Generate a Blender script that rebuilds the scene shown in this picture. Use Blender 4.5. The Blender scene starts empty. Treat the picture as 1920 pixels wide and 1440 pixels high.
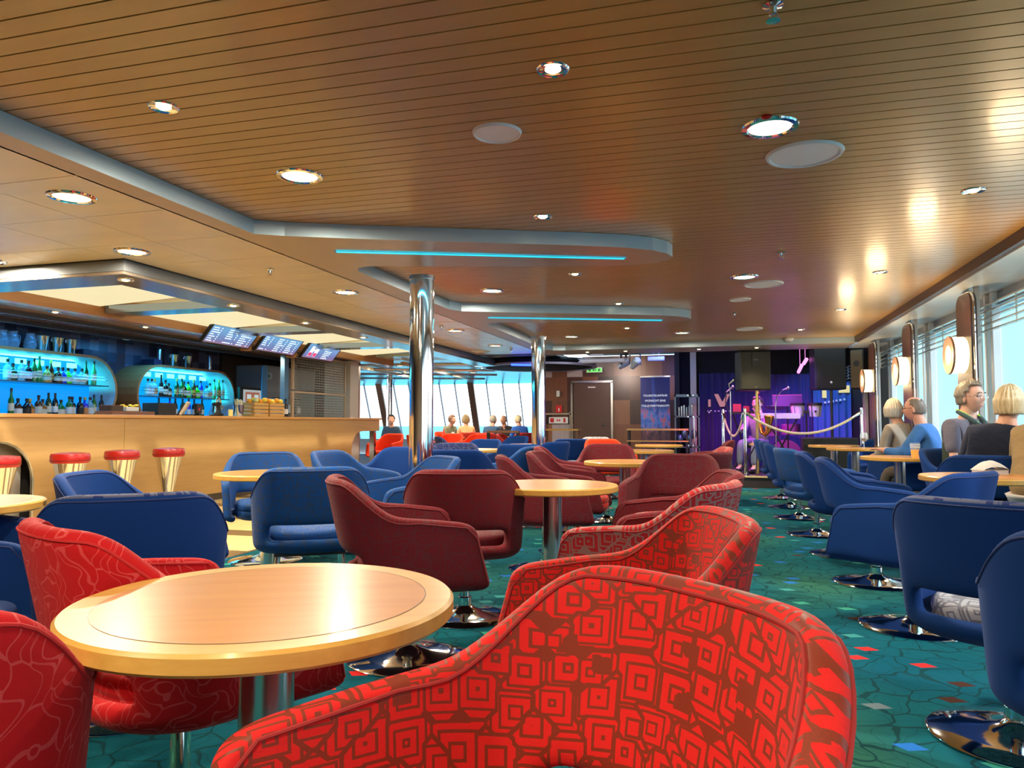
import bpy, bmesh, math, random
from math import sin, cos, pi, radians as rad
from mathutils import Vector, Matrix, noise
random.seed(7)
SC = bpy.context.scene
COL = SC.collection
# ---------------------------------------------------------------- camera
cd = bpy.data.cameras.new('camera'); cam = bpy.data.objects.new('camera', cd); COL.objects.link(cam)
cd.sensor_width = 36; cd.lens = 36*1390/1920; cd.clip_end = 3000; cd.clip_start = .02
cam.location = (0, 0, 1.05); cam.rotation_euler = (rad(90+2.965), 0, rad(15.805))
SC.camera = cam
# ---------------------------------------------------------------- colour
SC.view_settings.view_transform = 'Standard'; SC.view_settings.look = 'None'
SC.view_settings.gamma = 1; SC.view_settings.use_curve_mapping = False
SC.view_settings.exposure = 0.3
# ---------------------------------------------------------------- world: pale overcast sea sky
W = bpy.data.worlds.new('sky'); SC.world = W; W.use_nodes = True
wt = W.node_tree; bg = wt.nodes['Background']
tc = wt.nodes.new('ShaderNodeTexCoord'); sx = wt.nodes.new('ShaderNodeSeparateXYZ'); cr = wt.nodes.new('ShaderNodeValToRGB')
wt.links.new(tc.outputs['Generated'], sx.inputs[0]); wt.links.new(sx.outputs[2], cr.inputs[0])
cr.color_ramp.elements[0].position = 0.0; cr.color_ramp.elements[0].color = (.93, .97, 1, 1)
cr.color_ramp.elements[1].position = .5; cr.color_ramp.elements[1].color = (.42, .74, .95, 1)
e = cr.color_ramp.elements.new(.12); e.color = (.90, .97, 1, 1)
wt.links.new(cr.outputs[0], bg.inputs[0]); bg.inputs[1].default_value = 3.2
SC.cycles.max_bounces = 8; SC.cycles.diffuse_bounces = 4; SC.cycles.glossy_bounces = 4; SC.cycles.transmission_bounces = 6
SC.cycles.sample_clamp_indirect = 6; SC.cycles.caustics_reflective = False; SC.cycles.caustics_refractive = False

def light(kind, name, loc, power, color, rot=(0,0,0), size=.1, size_y=None, spot=None, blend=.6, portal=False, parent=None):
    l = bpy.data.lights.new(name, kind); l.energy = power; l.color = color
    if kind == 'AREA':
        l.shape = 'RECTANGLE' if size_y else 'DISK'; l.size = size
        if size_y: l.size_y = size_y
        l.cycles.is_portal = portal
    else: l.shadow_soft_size = size
    if kind == 'SPOT': l.spot_size = rad(spot or 120); l.spot_blend = blend
    o = bpy.data.objects.new(name, l); COL.objects.link(o); o.location = loc; o.rotation_euler = rot
    if parent: o.parent = parent
    return o
# low sun over the starboard side, through the windows
sun = bpy.data.lights.new('sun', 'SUN'); sun.energy = 2.6; sun.angle = rad(3); sun.color = (1, .95, .86)
so = bpy.data.objects.new('sun', sun); COL.objects.link(so)
so.rotation_euler = Vector((-.80, .35, -.62)).to_track_quat('-Z', 'Y').to_euler()
# daylight portals in the window openings
light('AREA', 'portal_starboard', (3.0, 4.6, 1.45), 1, (1,1,1), (0, rad(90), 0), 1.75, 17, portal=True)
light('AREA', 'portal_bow', (-9.3, 23.0, 1.6), 1, (1,1,1), (rad(-90), 0, 0), 12, 1.8, portal=True)
# big working lights of the place: stage wash, back-bar glow
light('SPOT', 'stage_wash_magenta', (.2, 13.6, 2.35), 230, (1,.08,.70), (rad(20), rad(-12), 0), .1, spot=110)
light('SPOT', 'stage_wash_violet', (1.1, 13.2, 2.35), 150, (.35,.08,1), (rad(25), rad(10), 0), .1, spot=120)
light('SPOT', 'stage_wash_blue', (-.9, 13.3, 2.4), 60, (.05,.12,1), (rad(48), 0, 0), .1, spot=110)
light('SPOT', 'stage_wash_cyan', (2.0, 14.2, 2.3), 90, (.15,.45,1), (rad(50), 0, 0), .1, spot=80)
light('SPOT', 'wall_wash_warm', (-2.4, 14.8, 2.3), 110, (1,.75,.6), (rad(50), 0, 0), .1, spot=120)

# ---------------------------------------------------------------- mesh helper
class MB:
    def __init__(s): s.v = []; s.f = []; s.sm = []
    def add(s, V, F, smooth=False):
        n = len(s.v); s.v += [tuple(p) for p in V]
        for f in F: s.f.append(tuple(i+n for i in f)); s.sm.append(smooth)
        return s
    def box(s, x0, x1, y0, y1, z0, z1):
        V = [(x,y,z) for x in (x0,x1) for y in (y0,y1) for z in (z0,z1)]
        return s.add(V, [(0,1,3,2),(4,6,7,5),(0,4,5,1),(2,3,7,6),(0,2,6,4),(1,5,7,3)])
    def obox(s, c, size, M=None):
        a, b, d = [q/2 for q in size]; M = M or Matrix.Identity(3); c = Vector(c)
        V = [c + M @ Vector((x,y,z)) for x in (-a,a) for y in (-b,b) for z in (-d,d)]
        return s.add(V, [(0,1,3,2),(4,6,7,5),(0,4,5,1),(2,3,7,6),(0,2,6,4),(1,5,7,3)])
    def tube(s, P, r, n=10, cap=True, smooth=True):
        P = [Vector(p) for p in P]; R = r if isinstance(r, (list,tuple)) else [r]*len(P)
        V = []; F = []; prev = None
        for i, p in enumerate(P):
            a = P[max(i-1,0)]; b = P[min(i+1,len(P)-1)]; t = (b-a).normalized()
            if prev is None:
                u = t.cross(Vector((0,0,1)))
                if u.length < .05: u = t.cross(Vector((1,0,0)))
            else: u = prev - t*prev.dot(t)
            u.normalize(); prev = u; w = t.cross(u)
            V += [p + (u*cos(2*pi*k/n) + w*sin(2*pi*k/n))*R[i] for k in range(n)]
        for i in range(len(P)-1):
            for k in range(n):
                k2 = (k+1) % n; F.append((i*n+k, i*n+k2, (i+1)*n+k2, (i+1)*n+k))
        s.add(V, F, smooth)
        if cap:
            s.add(V[:n], [tuple(range(n))[::-1]]); s.add(V[-n:], [tuple(range(n))])
        return s
    def cyl(s, c, r, z0, z1, n=24, r1=None):
        return s.lathe([(0,z0),(r,z0),(r,z0),(r1 if r1 is not None else r,z1),(r1 if r1 is not None else r,z1),(0,z1)], c, n)
    def lathe(s, prof, c=(0,0,0), n=24, smooth=True, M=None):
        c = Vector(c); V = []; F = []
        for r, z in prof:
            for k in range(n):
                p = Vector((r*cos(2*pi*k/n), r*sin(2*pi*k/n), z))
                if M: p = M @ p
                V.append(c+p)
        for i in range(len(prof)-1):
            if prof[i] == prof[i+1]: continue
            for k in range(n):
                k2 = (k+1) % n; F.append((i*n+k, i*n+k2, (i+1)*n+k2, (i+1)*n+k))
        return s.add(V, F, smooth)
    def prism(s, poly, z0, z1):
        n = len(poly); V = [(x,y,z0) for x,y in poly] + [(x,y,z1) for x,y in poly]
        F = [tuple(range(n))[::-1], tuple(range(n,2*n))] + [(i,(i+1)%n,n+(i+1)%n,n+i) for i in range(n)]
        return s.add(V, F)
    def ellip(s, c, R, M=None, nu=16, nv=10):
        prof = [(sin(pi*i/nv), -cos(pi*i/nv)) for i in range(nv+1)]
        S = Matrix.Diagonal(Vector(R)); M = (M @ S) if M else S
        return s.lathe(prof, c, nu, True, M)
    def build(s, name, m, parent=None, bevel=0, subsurf=0):
        me = bpy.data.meshes.new(name); me.from_pydata(s.v, [], s.f); me.update()
        me.polygons.foreach_set('use_smooth', s.sm)
        bm = bmesh.new(); bm.from_mesh(me); bmesh.ops.remove_doubles(bm, verts=bm.verts, dist=1e-6)
        bmesh.ops.dissolve_degenerate(bm, dist=1e-7, edges=bm.edges)
        bmesh.ops.recalc_face_normals(bm, faces=bm.faces); bm.to_mesh(me); bm.free()
        if any(s.sm): me.set_sharp_from_angle(angle=rad(38))
        if m: me.materials.append(m)
        o = bpy.data.objects.new(name, me); COL.objects.link(o)
        if parent is not None: o.parent = parent
        if bevel:
            b = o.modifiers.new('bevel', 'BEVEL'); b.width = bevel; b.segments = 2; b.limit_method = 'ANGLE'; b.angle_limit = rad(40)
        if subsurf:
            b = o.modifiers.new('sub', 'SUBSURF'); b.levels = b.render_levels = subsurf
        return o
def tag(o, label, cat, group=None):
    o['label'] = label; o['category'] = cat
    if group: o['group'] = group
    return o
def thing(name, label, cat, loc=(0,0,0), rz=0, group=None):
    o = bpy.data.objects.new(name, None); COL.objects.link(o); o.empty_display_size = .1
    o.location = loc; o.rotation_euler = (0,0,rz); return tag(o, label, cat, group)
def struct(o): o['kind'] = 'structure'; return o
def kids(o): return [c for c in COL.objects if c.parent == o]
_tree = {}
def dup(root, loc, rz, label, group=None, scale=None):
    r = root.copy(); COL.objects.link(r); r.location = loc; r.rotation_euler = (0,0,rz); r['label'] = label
    if group: r['group'] = group
    if scale: r.scale = scale
    for c in root.children:
        d = c.copy(); COL.objects.link(d); d.parent = r
        for g in c.children:
            h = g.copy(); COL.objects.link(h); h.parent = d
    return r
def bake(o):
    dg = bpy.context.evaluated_depsgraph_get(); me = bpy.data.meshes.new_from_object(o.evaluated_get(dg))
    o.modifiers.clear(); o.data = me; return o
def R3(rx=0, ry=0, rz=0): return (Matrix.Rotation(rz,3,'Z') @ Matrix.Rotation(ry,3,'Y') @ Matrix.Rotation(rx,3,'X'))

# ---------------------------------------------------------------- materials
class NT:
    def __init__(s, name):
        s.m = bpy.data.materials.new(name); s.m.use_nodes = True; s.t = s.m.node_tree; s.b = s.t.nodes['Principled BSDF']
    def n(s, typ, **kw):
        o = s.t.nodes.new('ShaderNode'+typ)
        for k, v in kw.items(): setattr(o, k, v)
        return o
    def l(s, a, b): s.t.links.new(a, b)
    def set(s, **kw):
        for k, v in kw.items():
            i = s.b.inputs[k.replace('_',' ')]
            if isinstance(v, bpy.types.NodeSocket): s.l(v, i)
            else: i.default_value = v
    def math(s, op, a, b=None, c=None, clamp=False):
        m = s.n('Math', operation=op); m.use_clamp = clamp
        for i, v in enumerate((a,b,c)):
            if v is None: continue
            if isinstance(v, bpy.types.NodeSocket): s.l(v, m.inputs[i])
            else: m.inputs[i].default_value = v
        return m.outputs[0]
    def mix(s, f, a, b, mode='MIX'):
        m = s.n('Mix', data_type='RGBA', blend_type=mode)
        for v, i in ((f,m.inputs[0]),(a,m.inputs[6]),(b,m.inputs[7])):
            if isinstance(v, bpy.types.NodeSocket): s.l(v, i)
            else: i.default_value = v if not isinstance(v, tuple) else (v+(1,) if len(v) == 3 else v)
        return m.outputs[2]
    def coord(s, kind='Object', scale=(1,1,1), rot=(0,0,0), loc=(0,0,0)):
        t = s.n('TexCoord'); mp = s.n('Mapping'); s.l(t.outputs[kind], mp.inputs[0])
        mp.inputs['Scale'].default_value = scale; mp.inputs['Rotation'].default_value = rot; mp.inputs['Location'].default_value = loc
        return mp.outputs[0]
    def noise(s, vec, scale, detail=3, rough=.5):
        t = s.n('TexNoise'); s.l(vec, t.inputs['Vector']); t.inputs['Scale'].default_value = scale; t.inputs['Detail'].default_value = detail
        t.inputs['Roughness'].default_value = rough; return t.outputs[0]
    def ramp(s, v, stops):
        r = s.n('ValToRGB'); s.l(v, r.inputs[0]); e = r.color_ramp.elements
        while len(e) < len(stops): e.new(.5)
        for i, (p, c) in enumerate(stops): e[i].position = p; e[i].color = tuple(c)+(1,) if len(c) == 3 else c
        return r.outputs[0]
    def bump(s, h, strength=.3, dist=.002):
        b = s.n('Bump'); b.inputs['Strength'].default_value = strength; b.inputs['Distance'].default_value = dist
        s.l(h, b.inputs['Height']); s.l(b.outputs[0], s.b.inputs['Normal'])
def P(name, col, rough=.5, metal=0, emis=None, es=0, spec=.5, coat=0, alpha=1, trans=0, var=.06, vs=6, sheen=0, ior=1.45):
    t = NT(name); v = t.noise(t.coord(), vs, 3)
    c = t.mix(t.math('MULTIPLY', v, 1), tuple(max(0,q*(1-var)) for q in col), tuple(min(1,q*(1+var)) for q in col))
    t.set(Base_Color=c, Roughness=rough, Metallic=metal, IOR=ior)
    t.b.inputs['Specular IOR Level'].default_value = spec; t.b.inputs['Coat Weight'].default_value = coat; t.b.inputs['Coat Roughness'].default_value = .08
    if emis: t.b.inputs['Emission Color'].default_value = emis+(1,); t.b.inputs['Emission Strength'].default_value = es
    if trans: t.b.inputs['Transmission Weight'].default_value = trans
    if sheen: t.b.inputs['Sheen Weight'].default_value = sheen
    return t.m
def wood(name, c1, c2, rough=.35, axis='X', coat=.3, sc=1, spec=.5):
    t = NT(name); s = {'X':(1.2*sc,16*sc,16*sc),'Y':(16*sc,1.2*sc,16*sc),'Z':(16*sc,16*sc,1.2*sc)}[axis]
    v = t.coord(scale=s); n = t.noise(v, 1.5, 6, .65); w = t.noise(t.coord(), .8, 2)
    c = t.ramp(n, [(.3, c1), (.7, c2)]); c = t.mix(t.math('MULTIPLY', w, .35), c, tuple(q*.7 for q in c1))
    t.set(Base_Color=c, Roughness=rough); t.b.inputs['Coat Weight'].default_value = coat; t.b.inputs['Coat Roughness'].default_value = .12
    t.b.inputs['Specular IOR Level'].default_value = spec
    t.bump(n, .1, .001); return t.m
def emit(name, col, s):
    t = NT(name); t.set(Base_Color=(0,0,0,1), Emission_Strength=s); v = t.noise(t.coord(), 4)
    t.set(Emission_Color=t.mix(v, col, tuple(min(1,q*1.08) for q in col))); return t.m
def glass(name, col, rough=.02, alpha=.25):
    t = NT(name); t.set(Base_Color=col+(1,), Roughness=rough, Alpha=alpha, IOR=1.45); t.b.inputs['Specular IOR Level'].default_value = .8; return t.m

chrome = P('chrome', (.82,.83,.85), .07, 1, var=.02)
chrome_b = P('brushed_steel', (.62,.62,.63), .22, 1, var=.03)
silver = P('silver_trim', (.40,.55,.66), .35, .4, var=.02)  # steel-blue: the blue light falling on the trim is put into its colour
darkm = P('dark_metal', (.03,.03,.035), .4, .5)
black = P('black_plastic', (.012,.012,.014), .45)
whitep = P('white_paint', (.78,.80,.80), .45)
def fabric(name, base, line, kind='square', scale=13, lr=.45, br=.85, sheen=.07, contrast=1, sheen_tint=(1,.6,.6)):
    t = NT(name); uv = t.n('UVMap').outputs[0]
    fine = t.noise(uv, 420, 2, .7); mid = t.noise(uv, 60, 2)
    def vor(feature, vec, sc, rnd=.75, dist='CHEBYCHEV'):
        v = t.n('TexVoronoi', feature=feature, voronoi_dimensions='2D')
        if feature != 'DISTANCE_TO_EDGE': v.distance = dist
        t.l(vec, v.inputs['Vector']); v.inputs['Scale'].default_value = sc; v.inputs['Randomness'].default_value = rnd; return v
    if kind == 'square':
        vA = vor('F1', uv, scale, .9); a = vA.outputs['Distance']; b = vor('F2', uv, scale, .9).outputs['Distance']
        edge = t.math('LESS_THAN', t.math('SUBTRACT', b, a), .085)
        ph = t.n('SeparateColor'); t.l(vA.outputs['Color'], ph.inputs[0])
        kk = t.math('MULTIPLY_ADD', ph.outputs[0], 1.6, 3.1)
        ring = t.math('GREATER_THAN', t.math('FRACT', t.math('ADD', t.math('MULTIPLY', a, kk), ph.outputs[1])), .70)
        msk = t.math('MAXIMUM', ring, edge)
        big = vor('F1', uv, scale*1.15, .9); pc = t.n('SeparateColor'); t.l(big.outputs['Color'], pc.inputs[0])
        fill = t.math('MULTIPLY', t.math('GREATER_THAN', pc.outputs[0], .88), t.math('LESS_THAN', big.outputs['Distance'], .3))
        msk = t.math('MAXIMUM', msk, fill)
    elif kind == 'vein':
        off = t.n('TexNoise'); t.l(uv, off.inputs['Vector']); off.inputs['Scale'].default_value = 9; off.inputs['Detail'].default_value = 1
        vm = t.n('VectorMath', operation='MULTIPLY_ADD'); t.l(off.outputs['Color'], vm.inputs[0]); vm.inputs[1].default_value = (.26,.14,0); t.l(uv, vm.inputs[2])
        mp = t.n('Mapping'); t.l(vm.outputs[0], mp.inputs[0]); mp.inputs['Scale'].default_value = (1.6,.75,1); mp.inputs['Rotation'].default_value = (0,0,.5)
        d = vor('DISTANCE_TO_EDGE', mp.outputs[0], scale, .95).outputs['Distance']
        msk = t.math('LESS_THAN', d, .042)
    else: msk = t.math('MULTIPLY', mid, .0)
    m2 = t.math('MULTIPLY', msk, contrast)
    m2 = t.math('MULTIPLY', m2, t.math('MULTIPLY_ADD', fine, .6, .55), clamp=True)
    bc = t.mix(fine, tuple(q*.75 for q in base), tuple(min(1,q*1.25) for q in base))
    c = t.mix(m2, bc, line)
    t.set(Base_Color=c, Roughness=t.math('MULTIPLY_ADD', m2, lr-br, br))
    t.b.inputs['Sheen Weight'].default_value = sheen; t.b.inputs['Sheen Roughness'].default_value = .4; t.b.inputs['Sheen Tint'].default_value = sheen_tint+(1,)
    t.b.inputs['Specular IOR Level'].default_value = .25
    t.bump(t.math('ADD', t.math('MULTIPLY', fine, .5), t.math('MULTIPLY', m2, -.4)), .35, .0015)
    return t.m
F_red = fabric('red_square_fabric', (.62,.016,.015), (.13,.032,.014), scale=15, sheen=.15)
F_bur = fabric('burgundy_square_fabric', (.135,.007,.014), (.075,.02,.026), scale=14, contrast=.55)
F_pnk = fabric('red_window_lit_square_fabric', (.38,.014,.02), (.26,.15,.14), scale=14)  # red maze fabric with window light on its shiny threads put into the colour
F_vein = fabric('red_vein_fabric', (.42,.004,.007), (.62,.10,.10), 'vein', scale=17, contrast=.55)
F_blu = fabric('blue_square_fabric', (.002,.060,.26), (.02,.045,.11), scale=15, contrast=.85, sheen_tint=(.6,.7,1))
F_nav = fabric('plain_blue_fabric', (.001,.032,.17), (.02,.06,.2), 'plain', sheen_tint=(.5,.6,1))
F_mix = fabric('blue_silver_square_fabric', (.008,.02,.12), (.20,.22,.28), scale=12, contrast=.35, sheen_tint=(.7,.8,1))
F_gry = fabric('grey_line_fabric', (.42,.44,.50), (.10,.11,.16), scale=11, contrast=.9, sheen_tint=(1,1,1))
F_orj = fabric('orange_red_fabric', (.80,.05,.012), (.5,.03,.02), 'plain', sheen_tint=(1,.6,.4))
tw = wood('table_veneer', (.47,.19,.038), (.56,.25,.06), .3, 'X', .05, spec=.3)
te = wood('table_edge_wood', (.54,.28,.055), (.68,.39,.09), .33, 'X', .15, sc=1.4)
barw = wood('bar_front_wood', (.46,.26,.085), (.55,.33,.12), .4, 'Y', .1, sc=.8)
barw2 = wood('counter_wood', (.60,.30,.09), (.72,.38,.13), .3, 'Y', .3)
brownw = wood('brown_wood', (.16,.07,.035), (.22,.10,.05), .35, 'Y', .2)
orangew = wood('orange_wood', (.42,.17,.05), (.52,.23,.075), .35, 'Y', .2)
# ================================================================= THE SETTING
def carpet():
    t = NT('carpet'); uv = t.coord()
    big = t.noise(uv, .55, 2); fine = t.noise(uv, 260, 2, .7)
    base = t.ramp(big, [(.32,(.002,.070,.13)),(.48,(.005,.105,.135)),(.66,(.03,.135,.085))])
    def vor(sc, f='F1', rnd=1, vec=uv):
        v = t.n('TexVoronoi', feature=f, voronoi_dimensions='2D'); t.l(vec, v.inputs['Vector']); v.inputs['Scale'].default_value = sc; v.inputs['Randomness'].default_value = rnd
        return v
    off = t.n('TexNoise'); t.l(uv, off.inputs['Vector']); off.inputs['Scale'].default_value = 3.2
    vm = t.n('VectorMath', operation='MULTIPLY_ADD'); t.l(off.outputs['Color'], vm.inputs[0]); vm.inputs[1].default_value = (.35,.35,0); t.l(uv, vm.inputs[2])
    l1 = t.math('LESS_THAN', vor(6.5, 'DISTANCE_TO_EDGE', 1, vm.outputs[0]).outputs['Distance'], .036)
    l2 = t.math('LESS_THAN', vor(10, 'DISTANCE_TO_EDGE', 1, vm.outputs[0]).outputs['Distance'], .030)
    ln = t.math('MAXIMUM', l1, t.math('MULTIPLY', l2, .45))
    ln = t.math('MULTIPLY', ln, .9)
    c = t.mix(ln, base, (.006,.045,.055))
    v = t.n('TexVoronoi', feature='F1', voronoi_dimensions='2D', distance='MANHATTAN'); mp = t.n('Mapping'); t.l(uv, mp.inputs[0]); mp.inputs['Scale'].default_value = (1,1.5,1); mp.inputs['Rotation'].default_value = (0,0,.25)
    t.l(mp.outputs[0], v.inputs['Vector']); v.inputs['Scale'].default_value = 3.6; v.inputs['Randomness'].default_value = .85
    s = t.n('SeparateColor'); t.l(v.outputs['Color'], s.inputs[0]); h = s.outputs[0]
    pc = t.n('ValToRGB'); t.l(h, pc.inputs[0]); e = pc.color_ramp; e.interpolation = 'CONSTANT'
    cols = [(0,(.75,.03,.03)),(.16,(.05,.34,.25)),(.38,(.02,.16,.55)),(.56,(.06,.025,.02)),(.72,(.05,.28,.27)),(.86,(.14,.20,.24))]
    while len(e.elements) < len(cols): e.elements.new(.5)
    for i, (p, cc) in enumerate(cols): e.elements[i].position = p; e.elements[i].color = cc+(1,)
    on = t.math('MULTIPLY', t.math('LESS_THAN', v.outputs['Distance'], .20), t.math('GREATER_THAN', s.outputs[1], .55))
    c = t.mix(on, c, pc.outputs[0])
    c = t.mix(1.0, c, t.ramp(fine, [(.2,(.7,.7,.7)),(.8,(1.2,1.2,1.2))]), 'MULTIPLY')
    t.set(Base_Color=c, Roughness=.95); t.b.inputs['Specular IOR Level'].default_value = .08; t.bump(fine, .4, .003); return t.m
def parquet():
    t = NT('pale_parquet'); uv = t.coord(); s = t.n('SeparateXYZ'); t.l(uv, s.inputs[0])
    y = t.math('FRACT', t.math('MULTIPLY', s.outputs[1], 1.0)); band = t.math('LESS_THAN', y, .30)
    g = t.noise(t.coord(scale=(30,2,1)), 2, 4)
    c = t.mix(band, t.ramp(g, [(.3,(.62,.47,.20)),(.7,(.78,.62,.30))]), (.17,.11,.045)); t.set(Base_Color=c, Roughness=.35); return t.m
m = MB(); m.add([(-3.7,-3,0),(7,-3,0),(7,22.6,0),(-3.7,22.6,0)], [(0,1,2,3)]); f1 = m.build('floor', carpet()); struct(f1)
m = MB(); m.add([(-9,-3,0),(-3.7,-3,0),(-3.7,13.9,0),(-9,13.9,0)], [(0,1,2,3)]); struct(m.build('floor', parquet()))
m = MB(); m.add([(-16,13.9,0),(-3.7,13.9,0),(-3.7,22.6,0),(-16,22.6,0)], [(0,1,2,3)]); struct(m.build('floor', P('lounge_carpet',(.03,.04,.08),.9)))
m = MB(); m.box(-3.73,-3.69,-3,13.9,-.02,.004); struct(m.build('trim_1', chrome_b))
# slatted wooden ceiling: separate boards over a dark void
slatw = wood('ceiling_slat_wood', (.52,.285,.070), (.60,.335,.088), .33, 'X', .2, sc=.5)
m = MB(); y = -3
while y < 12.2:
    m.box(-3.0, 1.96, y, y+.083, 2.345, 2.36); y += .0905
cs = m.build('ceiling', slatw); struct(cs)
m = MB(); m.box(-3.0,1.96,-3,12.25,2.375,2.40); struct(m.build('ceiling', P('ceiling_void',(.02,.012,.006),.9)))
# soffit band with two wing-shaped bays
def arc(c, r, a0, a1, n=8, ry=None): return [(c[0]+r*cos(rad(a0+(a1-a0)*i/n)), c[1]+(ry or r)*sin(rad(a0+(a1-a0)*i/n))) for i in range(n+1)]
def bay(y):
    return [(-2.86,y),(-2.70,y+.10),(-2.3,y+.29),(-1.76,y+.52),(-.95,y+.86),(-.62,y+1.02),(-.45,y+1.15),(-.36,y+1.28),(-.33,y+1.4),(-.36,y+1.5),(-.45,y+1.57),(-.6,y+1.6),(-.8,y+1.59),(-1.5,y+1.42),(-2.5,y+1.12),(-2.62,y+1.10),(-2.72,y+1.14),(-2.77,y+1.25),(-2.78,y+1.45)]
poly = [(-3.02,-3),(-2.86,-3)] + bay(4.05) + [(-2.78,7.36)] + [(x,yy) for x,yy in bay(7.42)[1:]] + [(-2.78,10.2),(-2.8,11.9),(-2.7,12.05),(-2.5,12.1),(-1.2,12.12),(1.96,12.12),(1.96,13.0),(-2.6,12.95),(-3.02,12.9)]
soff = NT('satin_bronze_panel'); g = soff.noise(soff.coord(scale=(3,60,60)), 2, 3)
soff.set(Base_Color=soff.mix(g,(.46,.35,.27),(.52,.40,.31)), Roughness=.36, Metallic=.2); soff = soff.m
m = MB(); m.prism(poly, 2.252, 2.343); so_ = m.build('trim_2', silver); struct(so_); so_.data.materials.append(soff)
for p in so_.data.polygons:
    if abs(p.normal.z) > .9: p.material_index = 1
# LED strips in the two bays
def strip(x0,y0,x1,y1,label):
    d = Vector((x1-x0,y1-y0,0)); a = math.atan2(d.y,d.x)
    t = thing('led_strip', label, 'light strip', ((x0+x1)/2,(y0+y1)/2,2.25), a); L = d.length/2
    MB().box(-L,L,-.03,.03,-.004,.004).build('diffuser', emit('cyan_led',(.0,.62,.80),1.35), t)
    MB().box(-L-.012,L+.012,-.03,-.022,-.006,.004).box(-L-.012,L+.012,.022,.03,-.006,.004).build('channel', silver, t)
    light('AREA','led_glow',(0,0,-.02),10,(.1,.7,1),(0,0,0),L*2,.04,parent=t)
strip(-2.59,4.62,-.67,5.39,'cyan light strip under the nearer wing-shaped ceiling bay')
strip(-2.56,8.05,-.67,8.83,'cyan light strip under the farther wing-shaped ceiling bay')
# cream metal tiles over the bar side
tile = NT('cream_ceiling_tile'); g = tile.noise(tile.coord(), 1.1, 2)
tile.set(Base_Color=tile.mix(g,(.80,.69,.50),(.86,.76,.57)), Roughness=.25, Metallic=.1); wv = tile.noise(tile.coord(scale=(1,2.2,1)), 1.6, 1); tile.bump(wv, .55, .02); tile = tile.m
m = MB()
for i in range(-12, 27):
    y0 = -3.81+.605*(i+12)*1.0; 
    if y0 > 12.3: break
    for x0 in ([-3.62,-4.24] if y0 > 4.3 else [-3.62-.62*k for k in range(9)]):
        ye = min(y0+.6, 4.41 if (y0 < 4.3 and x0 < -4.3) else 12.8)
        m.box(x0, x0+.615, y0, ye, 2.252, 2.262)
struct(m.build('ceiling', tile))
m = MB(); m.box(-9.2,-3.0,-3,4.45,2.27,2.30); m.box(-4.3,-3.0,4.45,12.9,2.27,2.30); struct(m.build('ceiling', P('tile_void',(.06,.045,.03),.9)))
# starboard edge: dark trim, white soffit, posts, windows
struct(MB().box(1.94,1.99,-3,12.15,2.262,2.347).build('trim_3', P('dark_brown_trim',(.055,.022,.018),.35)))
wsf = P('white_soffit', (.70,.70,.66), .25, .15)
struct(MB().box(1.99,2.62,-3,13.0,2.25,2.30).build('ceiling', wsf))
lowp = P('grey_wall_paint',(.33,.35,.38),.5)
struct(MB().box(2.66,2.8,-3,13,0,.60).build('wall_starboard', lowp))
struct(MB().box(2.62,3.0,-3,13,.56,.62).build('trim_4', whitep))
struct(MB().box(2.45,2.6,-3,13,2.13,2.26).build('wall_starboard', P('blind_box',(.30,.34,.37),.4)))
finm = P('window_reveal_sky_tint', (.52,.80,.85), .4)  # white reveals; the cyan of the sky light is put into their colour
n = 0
for k in range(-2, 7):
    y0 = 7.5+2.13*(k-2)+.42
    n += 1
    w = thing('window_%d'%n, 'window bay', 'window', (0,0,0)); w['kind'] = 'structure'; del w['label']; del w['category']
    # deep sky-tinted reveals either side of the pane pair
    MB().box(2.45,2.98,y0-.14,y0-.06,.6,2.25).build('reveal', finm, w)
    MB().box(2.62,2.98,y0+.80,y0+.90,.6,2.25).build('reveal', finm, w)
    MB().box(2.40,2.47,y0-.20,y0-.14,.6,2.25).box(2.40,2.47,y0-.02,y0+.02,.6,2.25).box(2.57,2.62,y0+.82,y0+.88,.6,2.25).build('frame', whitep, w, bevel=.006)
    MB().box(2.95,2.96,y0-.04,y0+1.97,.6,2.25).build('pane', glass('window_glass',(.75,.92,.95),.02,.10), w)
    # horizontal sun rails in the head of the bay
    sl = MB()
    for q in range(5): sl.box(2.34,2.375,y0-.22,y0+1.92,1.885+.058*q,1.897+.058*q)
    sl.box(2.35,2.36,y0+.3,y0+.31,1.88,2.13); sl.box(2.35,2.36,y0+1.2,y0+1.21,1.88,2.13)
    sl.build('sun_rail', P('rail_enamel',(.62,.60,.52),.25,.3), w)
# mosaic post boards with round sconces
def mosaic(name, ax, sx_, sz, cols, rough=.35, seed=0.0, h=False):
    t = NT(name); c = t.coord(); s = t.n('SeparateXYZ'); t.l(c, s.inputs[0])
    u = t.math('FLOOR', t.math('MULTIPLY_ADD', s.outputs[ax], 1/sx_, seed)); v = t.math('FLOOR', t.math('MULTIPLY_ADD', s.outputs[2], 1/sz, seed*.37))
    cb = t.n('CombineXYZ'); t.l(u, cb.inputs[0]); t.l(v, cb.inputs[1]); wn = t.n('TexWhiteNoise', noise_dimensions='2D'); t.l(cb.outputs[0], wn.inputs[0])
    r = t.n('ValToRGB'); t.l(wn.outputs[0], r.inputs[0]); r.color_ramp.interpolation = 'CONSTANT'; e = r.color_ramp.elements
    while len(e) < len(cols): e.new(.5)
    for i, cc in enumerate(cols): e[i].position = i/len(cols); e[i].color = cc+(1,)
    gr = t.noise(t.coord(scale=(14,14,1.5)), 2, 4)
    col = t.mix(t.math('MULTIPLY', gr, .4), r.outputs[0], (.02,.01,.008)); t.set(Base_Color=col, Roughness=rough); return t.m
brown_cols = [(.10,.045,.035),(.22,.10,.065),(.035,.022,.03),(.30,.14,.075),(.15,.06,.045),(.26,.16,.12)]
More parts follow.
